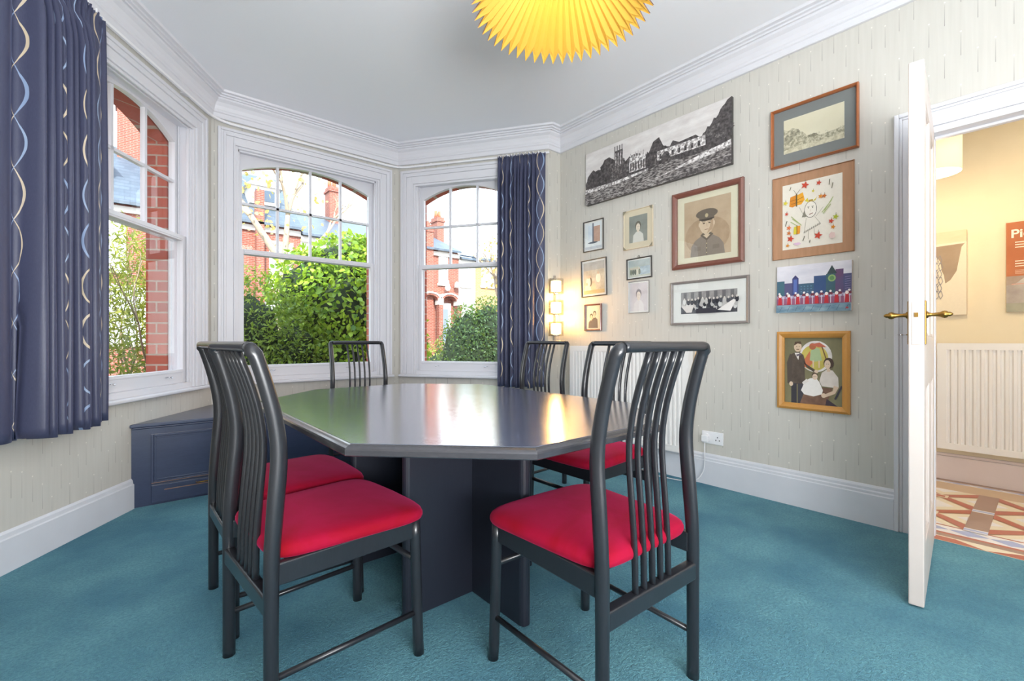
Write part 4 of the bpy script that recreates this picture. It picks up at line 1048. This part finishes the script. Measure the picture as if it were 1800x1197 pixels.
def art_family(A):
    A.rect(0, 0, 1, 1, tone('#6f6a4e', '#8a8462', 4, (.3, .7), (2, 1, 1)))
    cl = tone('#cfc8c2', '#ece6e0', 16); A.ell(.55, .72, .28, .235, cl, 30); A.ell(.53, .70, .235, .195, tone('#b5a84a', '#d8c46a', 5), 30)
    A.poly([(.32, .62), (.45, .80), (.50, .62), (.42, .54), (.35, .56)], flat('#c9744e')); A.poly([(.47, .80), (.45, .66), (.52, .64), (.66, .66), (.62, .84), (.52, .86)], flat('#a9bb8e'))
    A.ell(.50, .87, .06, .05, flat('#b46a48')); A.poly([(.45, .90), (.62, .93), (.74, .86), (.60, .86)], flat('#c46a52')); A.line((.66, .87), (.74, .66), .006, flat('#7a5a3a'))
    for x in (.50, .60): A.rect(x, .55, x + .025, .66, flat('#d9bfa0'))
    # man standing
    suit = tone('#4d423a', '#63564a', 18); A.poly([(.11, .28), (.05, .62), (.12, .75), (.24, .79), (.34, .74), (.40, .55), (.55, .47), (.56, .51), (.36, .62), (.37, .30)], suit)
    A.poly([(.04, .62), (.10, .76), (.14, .7), (.12, .28), (.05, .30)], flat('#544a42')); A.rect(.12, 0, .22, .30, flat('#3c3a40')); A.rect(.24, 0, .34, .30, flat('#45434a'))
    A.poly([(.18, .77), (.27, .77), (.25, .66)], flat('#e8e2d8')); A.poly([(.21, .745), (.31, .765), (.30, .735), (.22, .715)], flat('#6f6570'))
    A.ell(.24, .86, .07, .075, flat('#d8bfa2')); A.poly([(.17, .88), (.19, .94), (.29, .945), (.31, .90), (.24, .915)], flat('#5a4636')); A.rect(.215, .815, .265, .83, flat('#8a6f58'))
    for x in (.22, .265): A.ell(x, .868, .008, .006, flat('#3c3028'), 8)
    A.ell(.12, .29, .035, .035, flat('#ddc6ac')); A.ell(.565, .495, .035, .025, flat('#ddc6ac'))
    # woman seated
    A.poly([(.28, 0), (.34, .14), (.66, .26), (.84, .26), (.78, .12), (.74, 0)], tone('#6e5142', '#8c6a56', 14)); A.poly([(.72, 0), (.74, .10), (.92, .0)], flat('#463a44'))
    A.poly([(.66, .28), (.62, .36), (.66, .48), (.74, .53), (.84, .52), (.93, .42), (.94, .28), (.84, .27)], tone('#cfc4ba', '#e2d8ce', 10))
    A.poly([(.86, .30), (.94, .28), (.88, .18), (.72, .12), (.70, .16), (.84, .22)], flat('#d6bca2')); A.ell(.69, .145, .04, .035, flat('#dcc4aa'))
    A.line((.88, .10), (.99, .30), .010, flat('#3c3a44')); A.rect(.745, .50, .80, .58, flat('#d6bca2')); A.ell(.775, .625, .085, .080, flat('#4b3a30')); A.ell(.755, .605, .052, .066, flat('#dcc4aa'))
    for x in (.74, .77): A.ell(x, .612, .007, .005, flat('#3c3028'), 8)
    # baby
    A.poly([(.30, .20), (.36, .14), (.52, .12), (.66, .16), (.68, .22), (.62, .34), (.56, .40), (.46, .39), (.40, .36), (.34, .28)], flat('#efeae4')); A.poly([(.40, .38), (.32, .32), (.34, .29), (.44, .34)], flat('#e6ded6'))
    A.ell(.54, .43, .052, .05, flat('#5a4638')); A.ell(.545, .415, .045, .045, flat('#e0c8b0'))
    for x in (.53, .56): A.ell(x, .42, .006, .005, flat('#3c3028'), 8)
def art_sail(A):
    A.rect(0, 0, 1, 1, flat('#e2d6bf')); A.rect(0, .86, 1, 1, tone('#cdbc9a', '#dccdb0', 4, (.3, .7), (1, 1, 4)))
    A.poly([(.05, .83), (.93, .84), (.97, .85), (.86, .80), (.84, .76), (.72, .52), (.55, .42), (.40, .38), (.36, .48), (.30, .53), (.26, .64), (.18, .69), (.05, .73)], tone('#94806c', '#a08c78', 8))
    for k in range(6):
        v = .68 - k * .085
        for j in range(2): u = .06 + j * .11 + (k % 2) * .03; q = [(u, v), (u + .08, v + .04), (u + .13, v - .02), (u + .06, v - .06)]; [A.line(q[i], q[(i + 1) % 4], .003, flat('#7d7c86')) for i in range(4)]
def art_poster(A):
    A.rect(0, 0, 1, 1, tone('#a65f38', '#b87048', 3, (.3, .7))); A.rect(0, 0, 1, .40, tone('#8d7a6a', '#a8968a', 5)); A.rect(0, 0, 1, .30, tone('#9a8f88', '#b5aca4', 7))
    A.poly([(.08, .30), (.3, .44), (.6, .42), (.9, .46), (1, .40), (1, .28), (.5, .30)], tone('#a8a09a', '#c4bcb4', 8)); A.rect(0, 0, 1, .1, tone('#8a8c78', '#a5a290', 5))
    A.ell(.5, .38, .3, .03, flat('#7a5f50')); A.line((.06, .31), (.6, .315), .006, flat('#c99a8a'))
    for v, n_ in ((.775, 3), (.565, 3)):
        for j in range(n_): A.line((.1, v - j * .028), (.92 if j else .7, v - j * .028), .006, flat('#f0dfcc'))
    for j in range(4): A.line((.1, .465 - j * .013), (.7 - .1 * j, .465 - j * .013), .002, flat('#e8cdb4'))

F_wood = woodmat('mahogany_frame', lin('#6e4136'), lin('#8c5a4c'), .35, .3, (4, 4, 4), 10, .05)
F_teak = woodmat('teak_frame', lin('#96552e'), lin('#b56c3c'), .4, .2, (4, 4, 4), 10, .05)
F_pine = woodmat('honey_pine_frame', lin('#b98138'), lin('#d29a4c'), .4, .2, (4, 4, 2), 8, .05)
F_grey = plain('grey_wood_frame', lin('#8e8682'), .4, var=.1, scale=30); F_black = plain('thin_black_frame', lin('#3a3836'), .35)
F_silver = plain('thin_silver_frame', lin('#a8a6a6'), .3, metal=.6)
M_cream = plain('cream_card', lin('#ddd6bd'), .8); M_white = plain('white_card', lin('#e4e2de'), .8); M_grey = plain('slate_card', lin('#7b7d7c'), .8)
M_craft = tone('#a9805f', '#b98d6c', 5, (.3, .7), (8, 1, 1)); M_old = plain('old_card', lin('#d8cbb2'), .8)
G = 'framed pictures on the papered wall'
picture('canvas_print', 'wide black and white abbey and trees canvas hung highest beside the cornice', 'picture', XW, 2.632, 1.371, 2.178, 2.628, art_panorama, fd=.028, wrap=F_black, glass=False, group=G)
picture('framed_photo', 'small thin-framed pale blue picture, top of the leftmost column by the lamp', 'picture', XW, 2.680, 2.458, 1.778, 2.046, art_spire, .008, .014, F_black, .012, M_white, group=G)
t = picture('framed_photo', 'clip-framed portrait of a woman on cream card with corner clips, under the wide canvas', 'picture', XW, 2.250, 1.980, 1.732, 2.046, portrait('#7e827c', '#9a9c94', '#d6d4cc', '#e0d2c0', '#6a645a'), .006, .012, M_old, .045, M_old, group=G)
m = MB(); hw, hh = .135, .157
for sx_ in (-1, 1):
    for sz in (-1, 1): m.prism([(sx_ * hw, sz * hh), (sx_ * (hw - .03), sz * hh), (sx_ * hw, sz * (hh - .03))] if sx_ * sz > 0 else [(sx_ * hw, sz * hh), (sx_ * hw, sz * (hh - .03)), (sx_ * (hw - .03), sz * hh)], -.015, -.0125, 'y')
m.build('corner_clips', plain('aged_clip', lin('#8a8470'), .5), t)
picture('framed_photo', 'large mahogany-framed sepia portrait of a soldier in a peaked cap', 'picture', XW, 1.810, 1.299, 1.518, 2.074, art_soldier, .036, .03, F_wood, (.052, .042), M_cream, group=G)
picture('framed_photo', 'thin-framed faded group photo with yellow tones, middle of the leftmost column', 'picture', XW, 2.703, 2.424, 1.383, 1.708, art_wedding, .008, .014, F_black, .016, M_white, tilt=math.radians(-1.2), group=G)
t = picture('framed_photo', 'tiny landscape-shaped dark-framed seaside photo with a hanging ring on top', 'picture', XW, 2.222, 1.990, 1.490, 1.657, art_beach, .009, .014, F_black, .008, M_white, tilt=math.radians(-1.0), group=G)
m = MB(); m.tube([(.012 * math.cos(a) * .7, -.004, .090 + .010 * math.sin(a)) for a in [i * PI / 6 for i in range(13)]], .0015, 6, ref=(0, 1, 0), caps=False); m.build('hanging_ring', F_black, t)
picture('framed_photo', 'pale silver-edged portrait of a girl below the tiny seaside photo', 'picture', XW, 2.206, 2.014, 1.219, 1.472, portrait('#c9c0c4', '#ddd4d6', '#e2dcdc', '#e6d8cc', '#8e868a'), .005, .010, F_silver, .010, M_white, group=G)
picture('framed_photo', 'wide grey-framed black and white photo of a crowded gathering in white mount', 'picture', XW, 1.826, 1.267, 1.112, 1.428, art_group, .018, .022, F_grey, (.060, .062), M_white, group=G)
picture('framed_photo', 'smallest brown-framed sepia photo of two people, lowest of the leftmost column', 'picture', XW, 2.665, 2.478, 1.086, 1.317, portrait('#d8cbb0', '#e6dcc6', '#6e5f50', '#d8c0a2', '#54483c', True), .013, .018, F_wood, .010, M_cream, group=G)
picture('framed_drawing', 'teak-framed pencil landscape in slate grey mount, highest of the right column', 'picture', XW, 1.134, .685, 2.070, 2.429, art_landscape, .014, .03, F_teak, (.055, .062), M_grey, group=G)
t = picture('framed_drawing', "child's drawing of a fairy, leaves and orange butterflies on brown board", 'picture', XW, 1.128, .707, 1.500, 2.009, art_child, .004, .012, M_craft, (.052, .052), M_craft, glass=False, group=G)
picture('canvas_painting', 'small unframed painting of a city skyline with red-coated figures at railings', 'picture', XW, 1.095, .715, 1.168, 1.451, art_city, fd=.026, wrap=flat('#d8d2c8'), glass=False, tilt=math.radians(.4), group=G)
picture('framed_painting', 'pine-framed family painting of a man, seated woman and baby, lowest of the right column', 'picture', XW, 1.097, .724, .585, 1.054, art_family, .038, .028, F_pine, 0, None, glass=False, group=G)
picture('canvas_painting', 'cream hall picture with a dark downward-pointing triangle and lattice lines', 'picture', HX, .565, .383, 1.182, 1.782, art_sail, fd=.02, wrap=flat('#c9a27a'), glass=False)
t = picture('poster', 'orange exhibition poster with white lettering at the right edge in the hall', 'poster', HX, .195, -.20, 1.189, 1.787, art_poster, fd=.012, wrap=flat('#8a5a3c'), glass=False)
tc_ = bpy.data.curves.new('lettering', 'FONT'); tc_.body = 'Picasso'; tc_.size = .077; tc_.extrude = .0004; tc_.offset = .0016
tmp = bpy.data.objects.new('lettering_outline', tc_); COL.objects.link(tmp); bpy.context.view_layer.update()
lm = bpy.data.meshes.new_from_object(tmp.evaluated_get(bpy.context.evaluated_depsgraph_get())); bpy.data.objects.remove(tmp)
to = bpy.data.objects.new('lettering', lm); COL.objects.link(to); to.parent = t; to.location = (-.178, -.0155, .218 - .022); to.rotation_euler = (PI / 2, 0, 0); lm.materials.clear(); lm.materials.append(flat('#f4e6d6'))

# ------------------------------------------------------------------ outside: ground, street, houses
GZ = -.6
m = MB(); m.box((-40, 3.3, GZ - .2), (60, 12.0, GZ)); struct(m.build('ground', M['ground']))
m = MB(); m.box((-40, 12.0, GZ - .2), (60, 14.0, GZ + .02)); struct(m.build('pavement', M['pave']))
m = MB(); m.box((-40, 14.0, GZ - .2), (60, 19.5, GZ - .05)); struct(m.build('road', M['road']))
m = MB(); m.box((-40, 19.5, GZ - .2), (60, 60, GZ + .02)); struct(m.build('pavement_far', M['pave']))
m = MB(); m.box((-14, 11.7, GZ), (-.5, 11.95, .35)); m.box((.9, 11.7, GZ), (24, 11.95, .35)); struct(m.build('wall_garden', M['brick']))

FY = 22.0
def house(x0, x1, label, brick, wins, eave=6.0, ridge=9.3, chim=None, dormer=None, porch=None, roofmat=None):
    t = thing('terraced_house', label, 'house', (x0, FY, GZ)); w_ = x1 - x0; e = eave - GZ; rg = ridge - GZ
    m = MB(); m.box((0, 0, 0), (w_ - .02, 8.5, e)); wl = m.build('wall', brick, t)
    m = MB(); m.prism([(-.35, e - .05), (4.2, rg), (8.9, e - .05), (8.9, e + .05), (4.2, rg + .12), (-.35, e + .06)], 0, w_ - .02, 'x'); m.build('roof', roofmat or M['slate'], t)
    for xx in (0.0, w_ - .04):
        m = MB(); m.prism([(0, e), (8.5, e), (4.2, rg - .05)], xx, xx + .02, 'x'); m.build('gable', brick, t)
    m = MB(); m.box((0, -.12, e - .30), (w_ - .02, 0, e - .08)); m.build('fascia', M['stone'], t)
    for (a, b_, c, d) in wins:       # x0,x1,z0,z1 absolute
        m = MB(); m.box((a - x0 - .12, -.10, c - GZ - .14), (b_ - x0 + .12, 0, c - GZ)); m.box((a - x0 - .08, -.05, d - GZ), (b_ - x0 + .08, 0, d - GZ + .16))
        for q in (a, b_): m.box((q - x0 - .05, -.06, c - GZ), (q - x0 + .05, 0, d - GZ))
        m.box((a - x0, -.05, (c + d) / 2 - GZ - .03), (b_ - x0, 0, (c + d) / 2 - GZ + .03)); wd = m.build('window', M['stone'], t)
        m = MB(); m.box((a - x0 + .05, -.03, c - GZ), (b_ - x0 - .05, -.01, d - GZ)); m.build('pane', M['curtained'], wd)
    if chim:
        for (cx, cz0, cz1, cw) in chim:
            m = MB(); m.box((cx - x0 - cw / 2, 3.2, cz0 - GZ), (cx - x0 + cw / 2, 4.0, cz1 - GZ)); m.box((cx - x0 - cw / 2 - .06, 3.14, cz1 - GZ - .3), (cx - x0 + cw / 2 + .06, 4.06, cz1 - GZ - .18)); c_ = m.build('chimney', M['brick_far'], t)
            m = MB()
            for q in (-.25, .25): m.lathe([(0, 0), (.12, 0), (.10, .45), (0, .45)], 12, Matrix.Translation((cx - x0 + q * cw, 3.6, cz1 - GZ)))
            m.build('chimney_pots', flat('#b5674a'), c_)
    if dormer:
        for (a, b_, c, d) in dormer:
            m = MB(); m.box((a - x0, .8, c - GZ), (b_ - x0, 3.2, d - GZ)); m.prism([(a - x0 - .15, d - GZ), (b_ - x0 + .15, d - GZ), ((a + b_) / 2 - x0, d - GZ + .6)], .7, 3.2, 'y'); dm = m.build('dormer', M['stone'], t)
            m = MB(); m.box((a - x0 + .2, .77, c - GZ + .15), (b_ - x0 - .2, .80, d - GZ - .15)); m.build('pane', M['dark_glass'], dm)
    return t
h1 = house(-5.5, 2.1, 'red brick terraced house with tall chimney seen through the left window', M['brick_far'],
      [(-3.5, -2.2, 3.6, 5.4), (-1.2, -.1, 3.6, 5.4), (.6, 1.4, 3.6, 5.2), (-3.5, -2.2, .9, 2.9), (-.9, .5, .9, 2.9)], chim=[(.15, 6.5, 11.2, 1.0)], dormer=[(-2.6, -.6, 6.9, 8.0)])
h2 = house(2.1, 6.0, 'red brick terraced house with slate roof behind the bare tree', M['brick_far'],
      [(4.75, 5.6, 3.4, 5.2), (2.6, 3.2, 3.4, 5.2), (4.6, 5.8, .8, 2.6)], dormer=[(4.1, 5.3, 7.1, 7.9)])
m = MB(); m.box((4.15 - 2.1, -.35, 0), (4.45 - 2.1, .1, 7.4 - GZ)); m.build('party_pier', M['brick_far'], h2)
house(6.0, 11.55, 'pale rendered terraced house with slate roof behind the tall green bush', M['stone'], [(7.0, 8.0, 3.5, 5.2), (9.0, 10.2, 3.5, 5.2)], eave=5.8, ridge=7.7, chim=[(8.6, 6.8, 9.4, .5)])
h4 = house(12.0, 14.55, 'red brick terraced house with white arched porch seen through the right window', M['brick_far'],
      [(13.25, 13.75, 4.2, 5.85), (12.2, 12.5, 4.2, 5.6)], ridge=7.9)
h5 = house(14.55, 15.75, 'narrow white painted house front between red and yellow brick houses', M['stone'], [(14.75, 15.35, 4.2, 5.7)], eave=5.7, ridge=6.8, chim=[(15.3, 6.5, 8.9, .5)])
house(15.75, 22.0, 'yellow brick terraced house behind the clipped hedge at the right', M['brick_pale'], [(16.2, 17.2, 4.3, 5.7), (16.0, 16.9, 1.2, 2.6), (18.3, 19.4, 4.3, 5.7)], eave=5.8, ridge=6.8)
# pier on red house and porch
m = MB(); m.box((12.05 - 12, -.25, 0), (12.75 - 12, 0, 6.9 - GZ)); m.prism([(12.0 - 12, 6.9 - GZ), (12.8 - 12, 6.9 - GZ), (12.4 - 12, 7.5 - GZ)], -.3, .05, 'y'); m.build('gable_pier', M['brick_far'], h4)
m = MB()
def archring(m, cx, z, r0, r1, y0, y1, mat):
    m.mat(mat); N = 12
    for i in range(N):
        a, b_ = PI * i / N, PI * (i + 1) / N
        m.prism([(cx + r0 * math.cos(a), z + .62 * r0 * math.sin(a)), (cx + r1 * math.cos(a), z + .62 * r1 * math.sin(a)), (cx + r1 * math.cos(b_), z + .62 * r1 * math.sin(b_)), (cx + r0 * math.cos(b_), z + .62 * r0 * math.sin(b_))], y0, y1, 'y')
for cx in (.42, 1.62):
    archring(m, cx, 3.2 - GZ, .42, .56, -.55, 0, M['brick_far']); archring(m, cx, 3.2 - GZ, .56, .68, -.60, 0, M['stone'])
m.mat(M['stone'])
for cx in (-.02, 1.02, 2.22): m.box((cx - .15, -.62, 2.95 - GZ), (cx + .15, -.2, 3.30 - GZ)); m.lathe([(0, 3.75 - GZ), (.12, 3.8 - GZ), (.17, 3.95 - GZ), (.06, 4.15 - GZ), (.09, 4.3 - GZ), (0, 4.4 - GZ)], 10, Matrix.Translation((cx + .6, -.3, 0))) if cx == 1.02 else None
m.mat(M['brick_far'])
for cx in (-.02, 1.02, 2.22): m.box((cx - .12, -.6, 0), (cx + .12, -.3, 2.95 - GZ))
m.build('porch', None, h4)
m = MB(); m.box((1.32, -.08, .3), (1.98, -.02, 3.1 - GZ)); fr = m.build('front_door_frame', M['stone'], h4)
m = MB(); m.box((1.38, -.10, .3), (1.78, -.07, 2.75 - GZ)); m.build('front_door', plain('grey_blue_door', lin('#74829a'), .4), fr)
m = MB(); m.lathe([(0, 0), (.17, 0), (.12, .25), (.05, .33), (0, .36)], 12, Matrix.Translation((2.30, -.2, 4.0 - GZ))); m.build('porch_lantern', M['stone'], h4)

# ------------------------------------------------------------------ outside: plants
def foliage(parent, name, centres, n, size, mat, seed, aspect=.55, surf=.75, zmin=None, droop=.0):
    """leaves as small folded quads scattered over lumpy ellipsoids; one mesh"""
    rs = np.random.RandomState(seed); C = np.array([c[:3] for c in centres], float); R_ = np.array([c[3:6] for c in centres], float)
    wt = (R_[:, 0] * R_[:, 2]); wt /= wt.sum(); k = rs.choice(len(C), n, p=wt)
    d = rs.normal(size=(n, 3)); d /= np.linalg.norm(d, axis=1, keepdims=True)
    rad = surf + (1.08 - surf) * rs.rand(n) ** .6
    P = C[k] + R_[k] * d * rad[:, None]
    if zmin is not None: P[:, 2] = np.maximum(P[:, 2], zmin + rs.rand(n) * .2)
    a = rs.normal(size=(n, 3)) * .9 + d * .6; a[:, 2] -= droop; a /= np.linalg.norm(a, axis=1, keepdims=True)
    nn = d * 1.0 + rs.normal(size=(n, 3)) * .7; nn[:, 2] += .3; b_ = np.cross(nn, a); b_ /= np.linalg.norm(b_, axis=1, keepdims=True) + 1e-9
    s = size * (.6 + .8 * rs.rand(n))[:, None]; c = np.cross(a, b_)
    V = np.empty((n, 6, 3)); w_ = s * aspect
    V[:, 0] = P; V[:, 1] = P + a * s * .35 + b_ * w_ * .5 + c * s * .08; V[:, 2] = P + a * s * .75 + b_ * w_ * .38 + c * s * .06
    V[:, 3] = P + a * s * 1.05; V[:, 4] = P + a * s * .75 - b_ * w_ * .38 + c * s * .06; V[:, 5] = P + a * s * .35 - b_ * w_ * .5 + c * s * .08
    me = bpy.data.meshes.new(name); me.vertices.add(n * 6); me.vertices.foreach_set('co', V.reshape(-1))
    base = np.arange(n)[:, None] * 6; F = np.concatenate([base + np.array([0, 1, 2, 3]), base + np.array([0, 3, 4, 5])], 1).reshape(-1)
    me.loops.add(n * 8); me.loops.foreach_set('vertex_index', F.astype(np.int32)); me.polygons.add(n * 2)
    me.polygons.foreach_set('loop_start', (np.arange(n * 2) * 4).astype(np.int32)); me.polygons.foreach_set('loop_total', np.full(n * 2, 4, np.int32))
    at = me.attributes.new('tint', 'FLOAT', 'FACE'); at.data.foreach_set('value', np.repeat(rs.rand(n), 2).astype(np.float32))
    me.materials.append(mat); me.update(calc_edges=True); me.validate()
    o = bpy.data.objects.new(name, me); COL.objects.link(o); o.parent = parent; return o
def core(parent, centres, k=.72, mat=None, sub=2):  # solid dark blobs behind the leaves, inner shade put into their colour
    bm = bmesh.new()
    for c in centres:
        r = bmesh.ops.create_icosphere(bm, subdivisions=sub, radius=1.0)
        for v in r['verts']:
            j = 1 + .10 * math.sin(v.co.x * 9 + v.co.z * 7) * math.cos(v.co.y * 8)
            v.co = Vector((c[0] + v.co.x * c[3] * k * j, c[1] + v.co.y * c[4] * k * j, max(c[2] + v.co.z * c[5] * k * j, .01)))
    me = bpy.data.meshes.new('dark_core_mesh'); bm.to_mesh(me); bm.free(); me.materials.append(mat or M['core'])
    o = bpy.data.objects.new('dark_core', me); COL.objects.link(o); o.parent = parent
def branchy(m, p, d, L, r, depth, rnd, spread=.6, up=.15):
    q = Vector(p) + Vector(d).normalized() * L
    mid_ = (Vector(p) + q) / 2 + Vector((rnd.uniform(-1, 1), rnd.uniform(-1, 1), rnd.uniform(-1, 1))) * L * .07
    m.tube(spline([p, mid_, q], 3), [r * (1 - .35 * i / 6) for i in range(7)], 6)
    if depth <= 0: return
    for k in range(rnd.choice((2, 3))):
        nd = Vector(d).normalized() + Vector((rnd.uniform(-1, 1), rnd.uniform(-1, 1), rnd.uniform(-.6, 1) + up)) * spread
        branchy(m, q if k < 2 else mid_, nd, L * rnd.uniform(.55, .8), r * .6, depth - 1, rnd, spread, up)

# big broad-leaved bush right of centre (world coords relative to root)
t = thing('bush', 'tall bright green broad-leaved bush filling the right of the middle window', 'bush', (2.5, 6.6, GZ))
cs = [(.0, 0, 1.0, .85, .8, 1.1), (.05, .1, 2.0, .85, .75, .85), (.35, .1, 2.35, .6, .7, .80), (-.5, .35, 2.3, .5, .5, .62), (.5, 0, 1.3, .6, .7, 1.2), (.0, .3, 2.75, .5, .5, .45), (.45, .2, 2.55, .5, .6, .62)]
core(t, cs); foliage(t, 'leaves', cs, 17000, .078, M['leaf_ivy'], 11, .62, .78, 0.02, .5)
# darker bush at left of middle window
t = thing('bush', 'lower dark fine-leaved bush at the left of the middle window', 'bush', (1.15, 6.3, GZ))
cs = [(0, 0, .95, .75, .6, 1.0), (.0, .1, 1.75, .6, .55, .72), (-.35, .2, 1.9, .45, .45, .6), (.5, .1, 1.45, .5, .5, .7)]
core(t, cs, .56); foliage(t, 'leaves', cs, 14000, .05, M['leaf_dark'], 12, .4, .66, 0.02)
# hedge outside right window
t = thing('hedge', 'clipped dark green privet hedge outside the right window', 'hedge', (5.75, 8.4, GZ))
cs = [(0, 0, 1.1, .62, .55, 1.22), (.6, 0, 1.25, .7, .55, 1.28), (1.35, .05, 1.25, .7, .55, 1.28), (2.1, 0, 1.3, .7, .6, 1.28)]
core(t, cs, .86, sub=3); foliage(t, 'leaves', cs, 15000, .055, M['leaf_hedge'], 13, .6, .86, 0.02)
t = thing('bush', 'small yellow-green bush beside the hedge outside the right window', 'bush', (6.45, 10.75, GZ))
cs = [(0, 0, .7, .6, .5, .85), (-.6, .3, .6, .5, .5, .75)]
core(t, cs, .7); foliage(t, 'leaves', cs, 2600, .07, M['leaf_olive'], 14, .5, .7, 0.02)
# twiggy shrub outside left window
t = thing('shrub', 'twiggy olive-leaved shrub outside the left window', 'shrub', (-.10, 7.2, GZ))
m = MB(); rn = random.Random(4)
for k in range(9): branchy(m, (rn.uniform(-.6, .7), rn.uniform(-.3, .3), 0), (rn.uniform(-.2, .2), rn.uniform(-.2, .2), 1), 1.15, .022, 3, rn, .35, .3)
m.build('stems', M['bark'], t)
cs = [(-.2, 0, 1.2, .8, .6, 1.1), (.35, .1, 1.5, .6, .55, 1.1), (-.3, .1, 2.3, .7, .5, .8), (.3, .1, 2.5, .5, .5, .7)]
foliage(t, 'leaves', cs, 6500, .085, M['leaf_olive'], 15, .22, .25, 0.02)
t = thing('shrub', 'low bright green shrub at the foot of the left window view', 'shrub', (-.75, 6.3, GZ))
cs = [(0, 0, 1.0, .42, .4, 1.0)]
core(t, cs, .6); foliage(t, 'leaves', cs, 2600, .07, M['leaf_ivy'], 16, .3, .5, 0.02)
# street tree with autumn remnants
t = thing('tree', 'nearly bare pale-barked tree with forked trunk beyond the bushes', 'tree', (3.15, 13.2, GZ))
m = MB(); rn = random.Random(12)
m.tube(spline([(0, 0, 0), (.04, 0, 1.5), (-.03, 0, 2.8), (.02, 0, 3.7)], 5), [.22 - .006 * i for i in range(16)], 12)
branchy(m, (.02, 0, 3.6), (-.42, .2, .75), 1.5, .11, 4, rn, .5, .1)
branchy(m, (.02, 0, 3.6), (.10, .1, 1.0), 1.4, .09, 4, rn, .5, .1)
branchy(m, (.02, 0, 3.5), (.62, 0, .6), 1.3, .07, 4, rn, .5, .05)
m.build('trunk', M['bark'], t)
cs = [(-.9, .1, 5.2, .9, .8, .8), (.3, .1, 6.0, 1.3, .9, .9), (-.2, 0, 4.6, 1.2, .8, .5)]
foliage(t, 'leaves', cs, 170, .11, M['leaf_autumn'], 17, .7, .2)
t = thing('tree', 'small dark conifer above the far roofs in the middle window', 'tree', (11.8, 34, GZ))
m = MB(); m.tube([(0, 0, 0), (0, 0, 6)], .2, 8); m.build('trunk', M['bark'], t)
cs = [(0, 0, 6.5, 1.1, 1, 3.0), (0, 0, 8.8, .7, .7, 1.8)]
core(t, cs, .8); foliage(t, 'leaves', cs, 900, .35, M['leaf_dark'], 18, .4, .8)
t = thing('tree', 'pale autumn tree above the houses at the right of the right window', 'tree', (13.6, 16.8, GZ))
m = MB(); rn = random.Random(5); branchy(m, (0, 0, 0), (0, 0, 1), 3.4, .14, 1, rn, .3, .5)
for k in range(4): branchy(m, (0, 0, 3.2), (rn.uniform(-.6, .6), rn.uniform(-.4, .4), 1), 1.4, .07, 3, rn, .5, .2)
m.build('trunk', M['bark'], t)
foliage(t, 'leaves', [(0, 0, 5.2, 1.5, 1.2, 1.2)], 220, .16, M['leaf_autumn'], 19, .7, .1)

# bicycle seen end-on behind the hedge
t = thing('bicycle', 'parked bicycle with white saddle seen end-on beside the hedge', 'bicycle', (5.08, 9.15, GZ), math.radians(-32))
m = MB(); ring = lambda yc, r: [(0, yc + r * math.cos(a), .33 + r * math.sin(a)) for a in [i * PI / 12 for i in range(25)]]
for yc in (0, 1.02): m = MB(); m.tube(ring(yc, .32), .02, 8, ref=(1, 0, 0), caps=False); [m.tube([(0, yc, .33), (0, yc + .31 * math.cos(a), .33 + .31 * math.sin(a))], .002, 4) for a in [i * PI / 6 for i in range(12)]]; m.build('wheel', M['dark'], t)
m = MB()
for a, c in (((0, 0, .33), (0, .42, .30)), ((0, .42, .30), (0, .30, .95)), ((0, 0, .33), (0, .32, .85)), ((0, .42, .30), (0, .88, .80)), ((0, .32, .85), (0, .86, .88)), ((0, 1.02, .33), (0, .86, 1.05))): m.tube([a, c], .015, 8)
m.build('frame', plain('dark_bicycle_frame', lin('#2c3038'), .3), t)
m = MB(); m.lathe([(0, -.03), (.10, -.02), (.13, .02), (.09, .06), (0, .07)], 16, Matrix.Translation((0, .26, 1.0)) @ Matrix.Scale(1.3, 4, (0, 1, 0))); m.build('saddle', M['plastic'], t)
m = MB(); m.tube([(-.28, .80, 1.05), (0, .86, 1.05), (.28, .80, 1.05)], .012, 8); m.build('handlebar', M['chrome'], t)
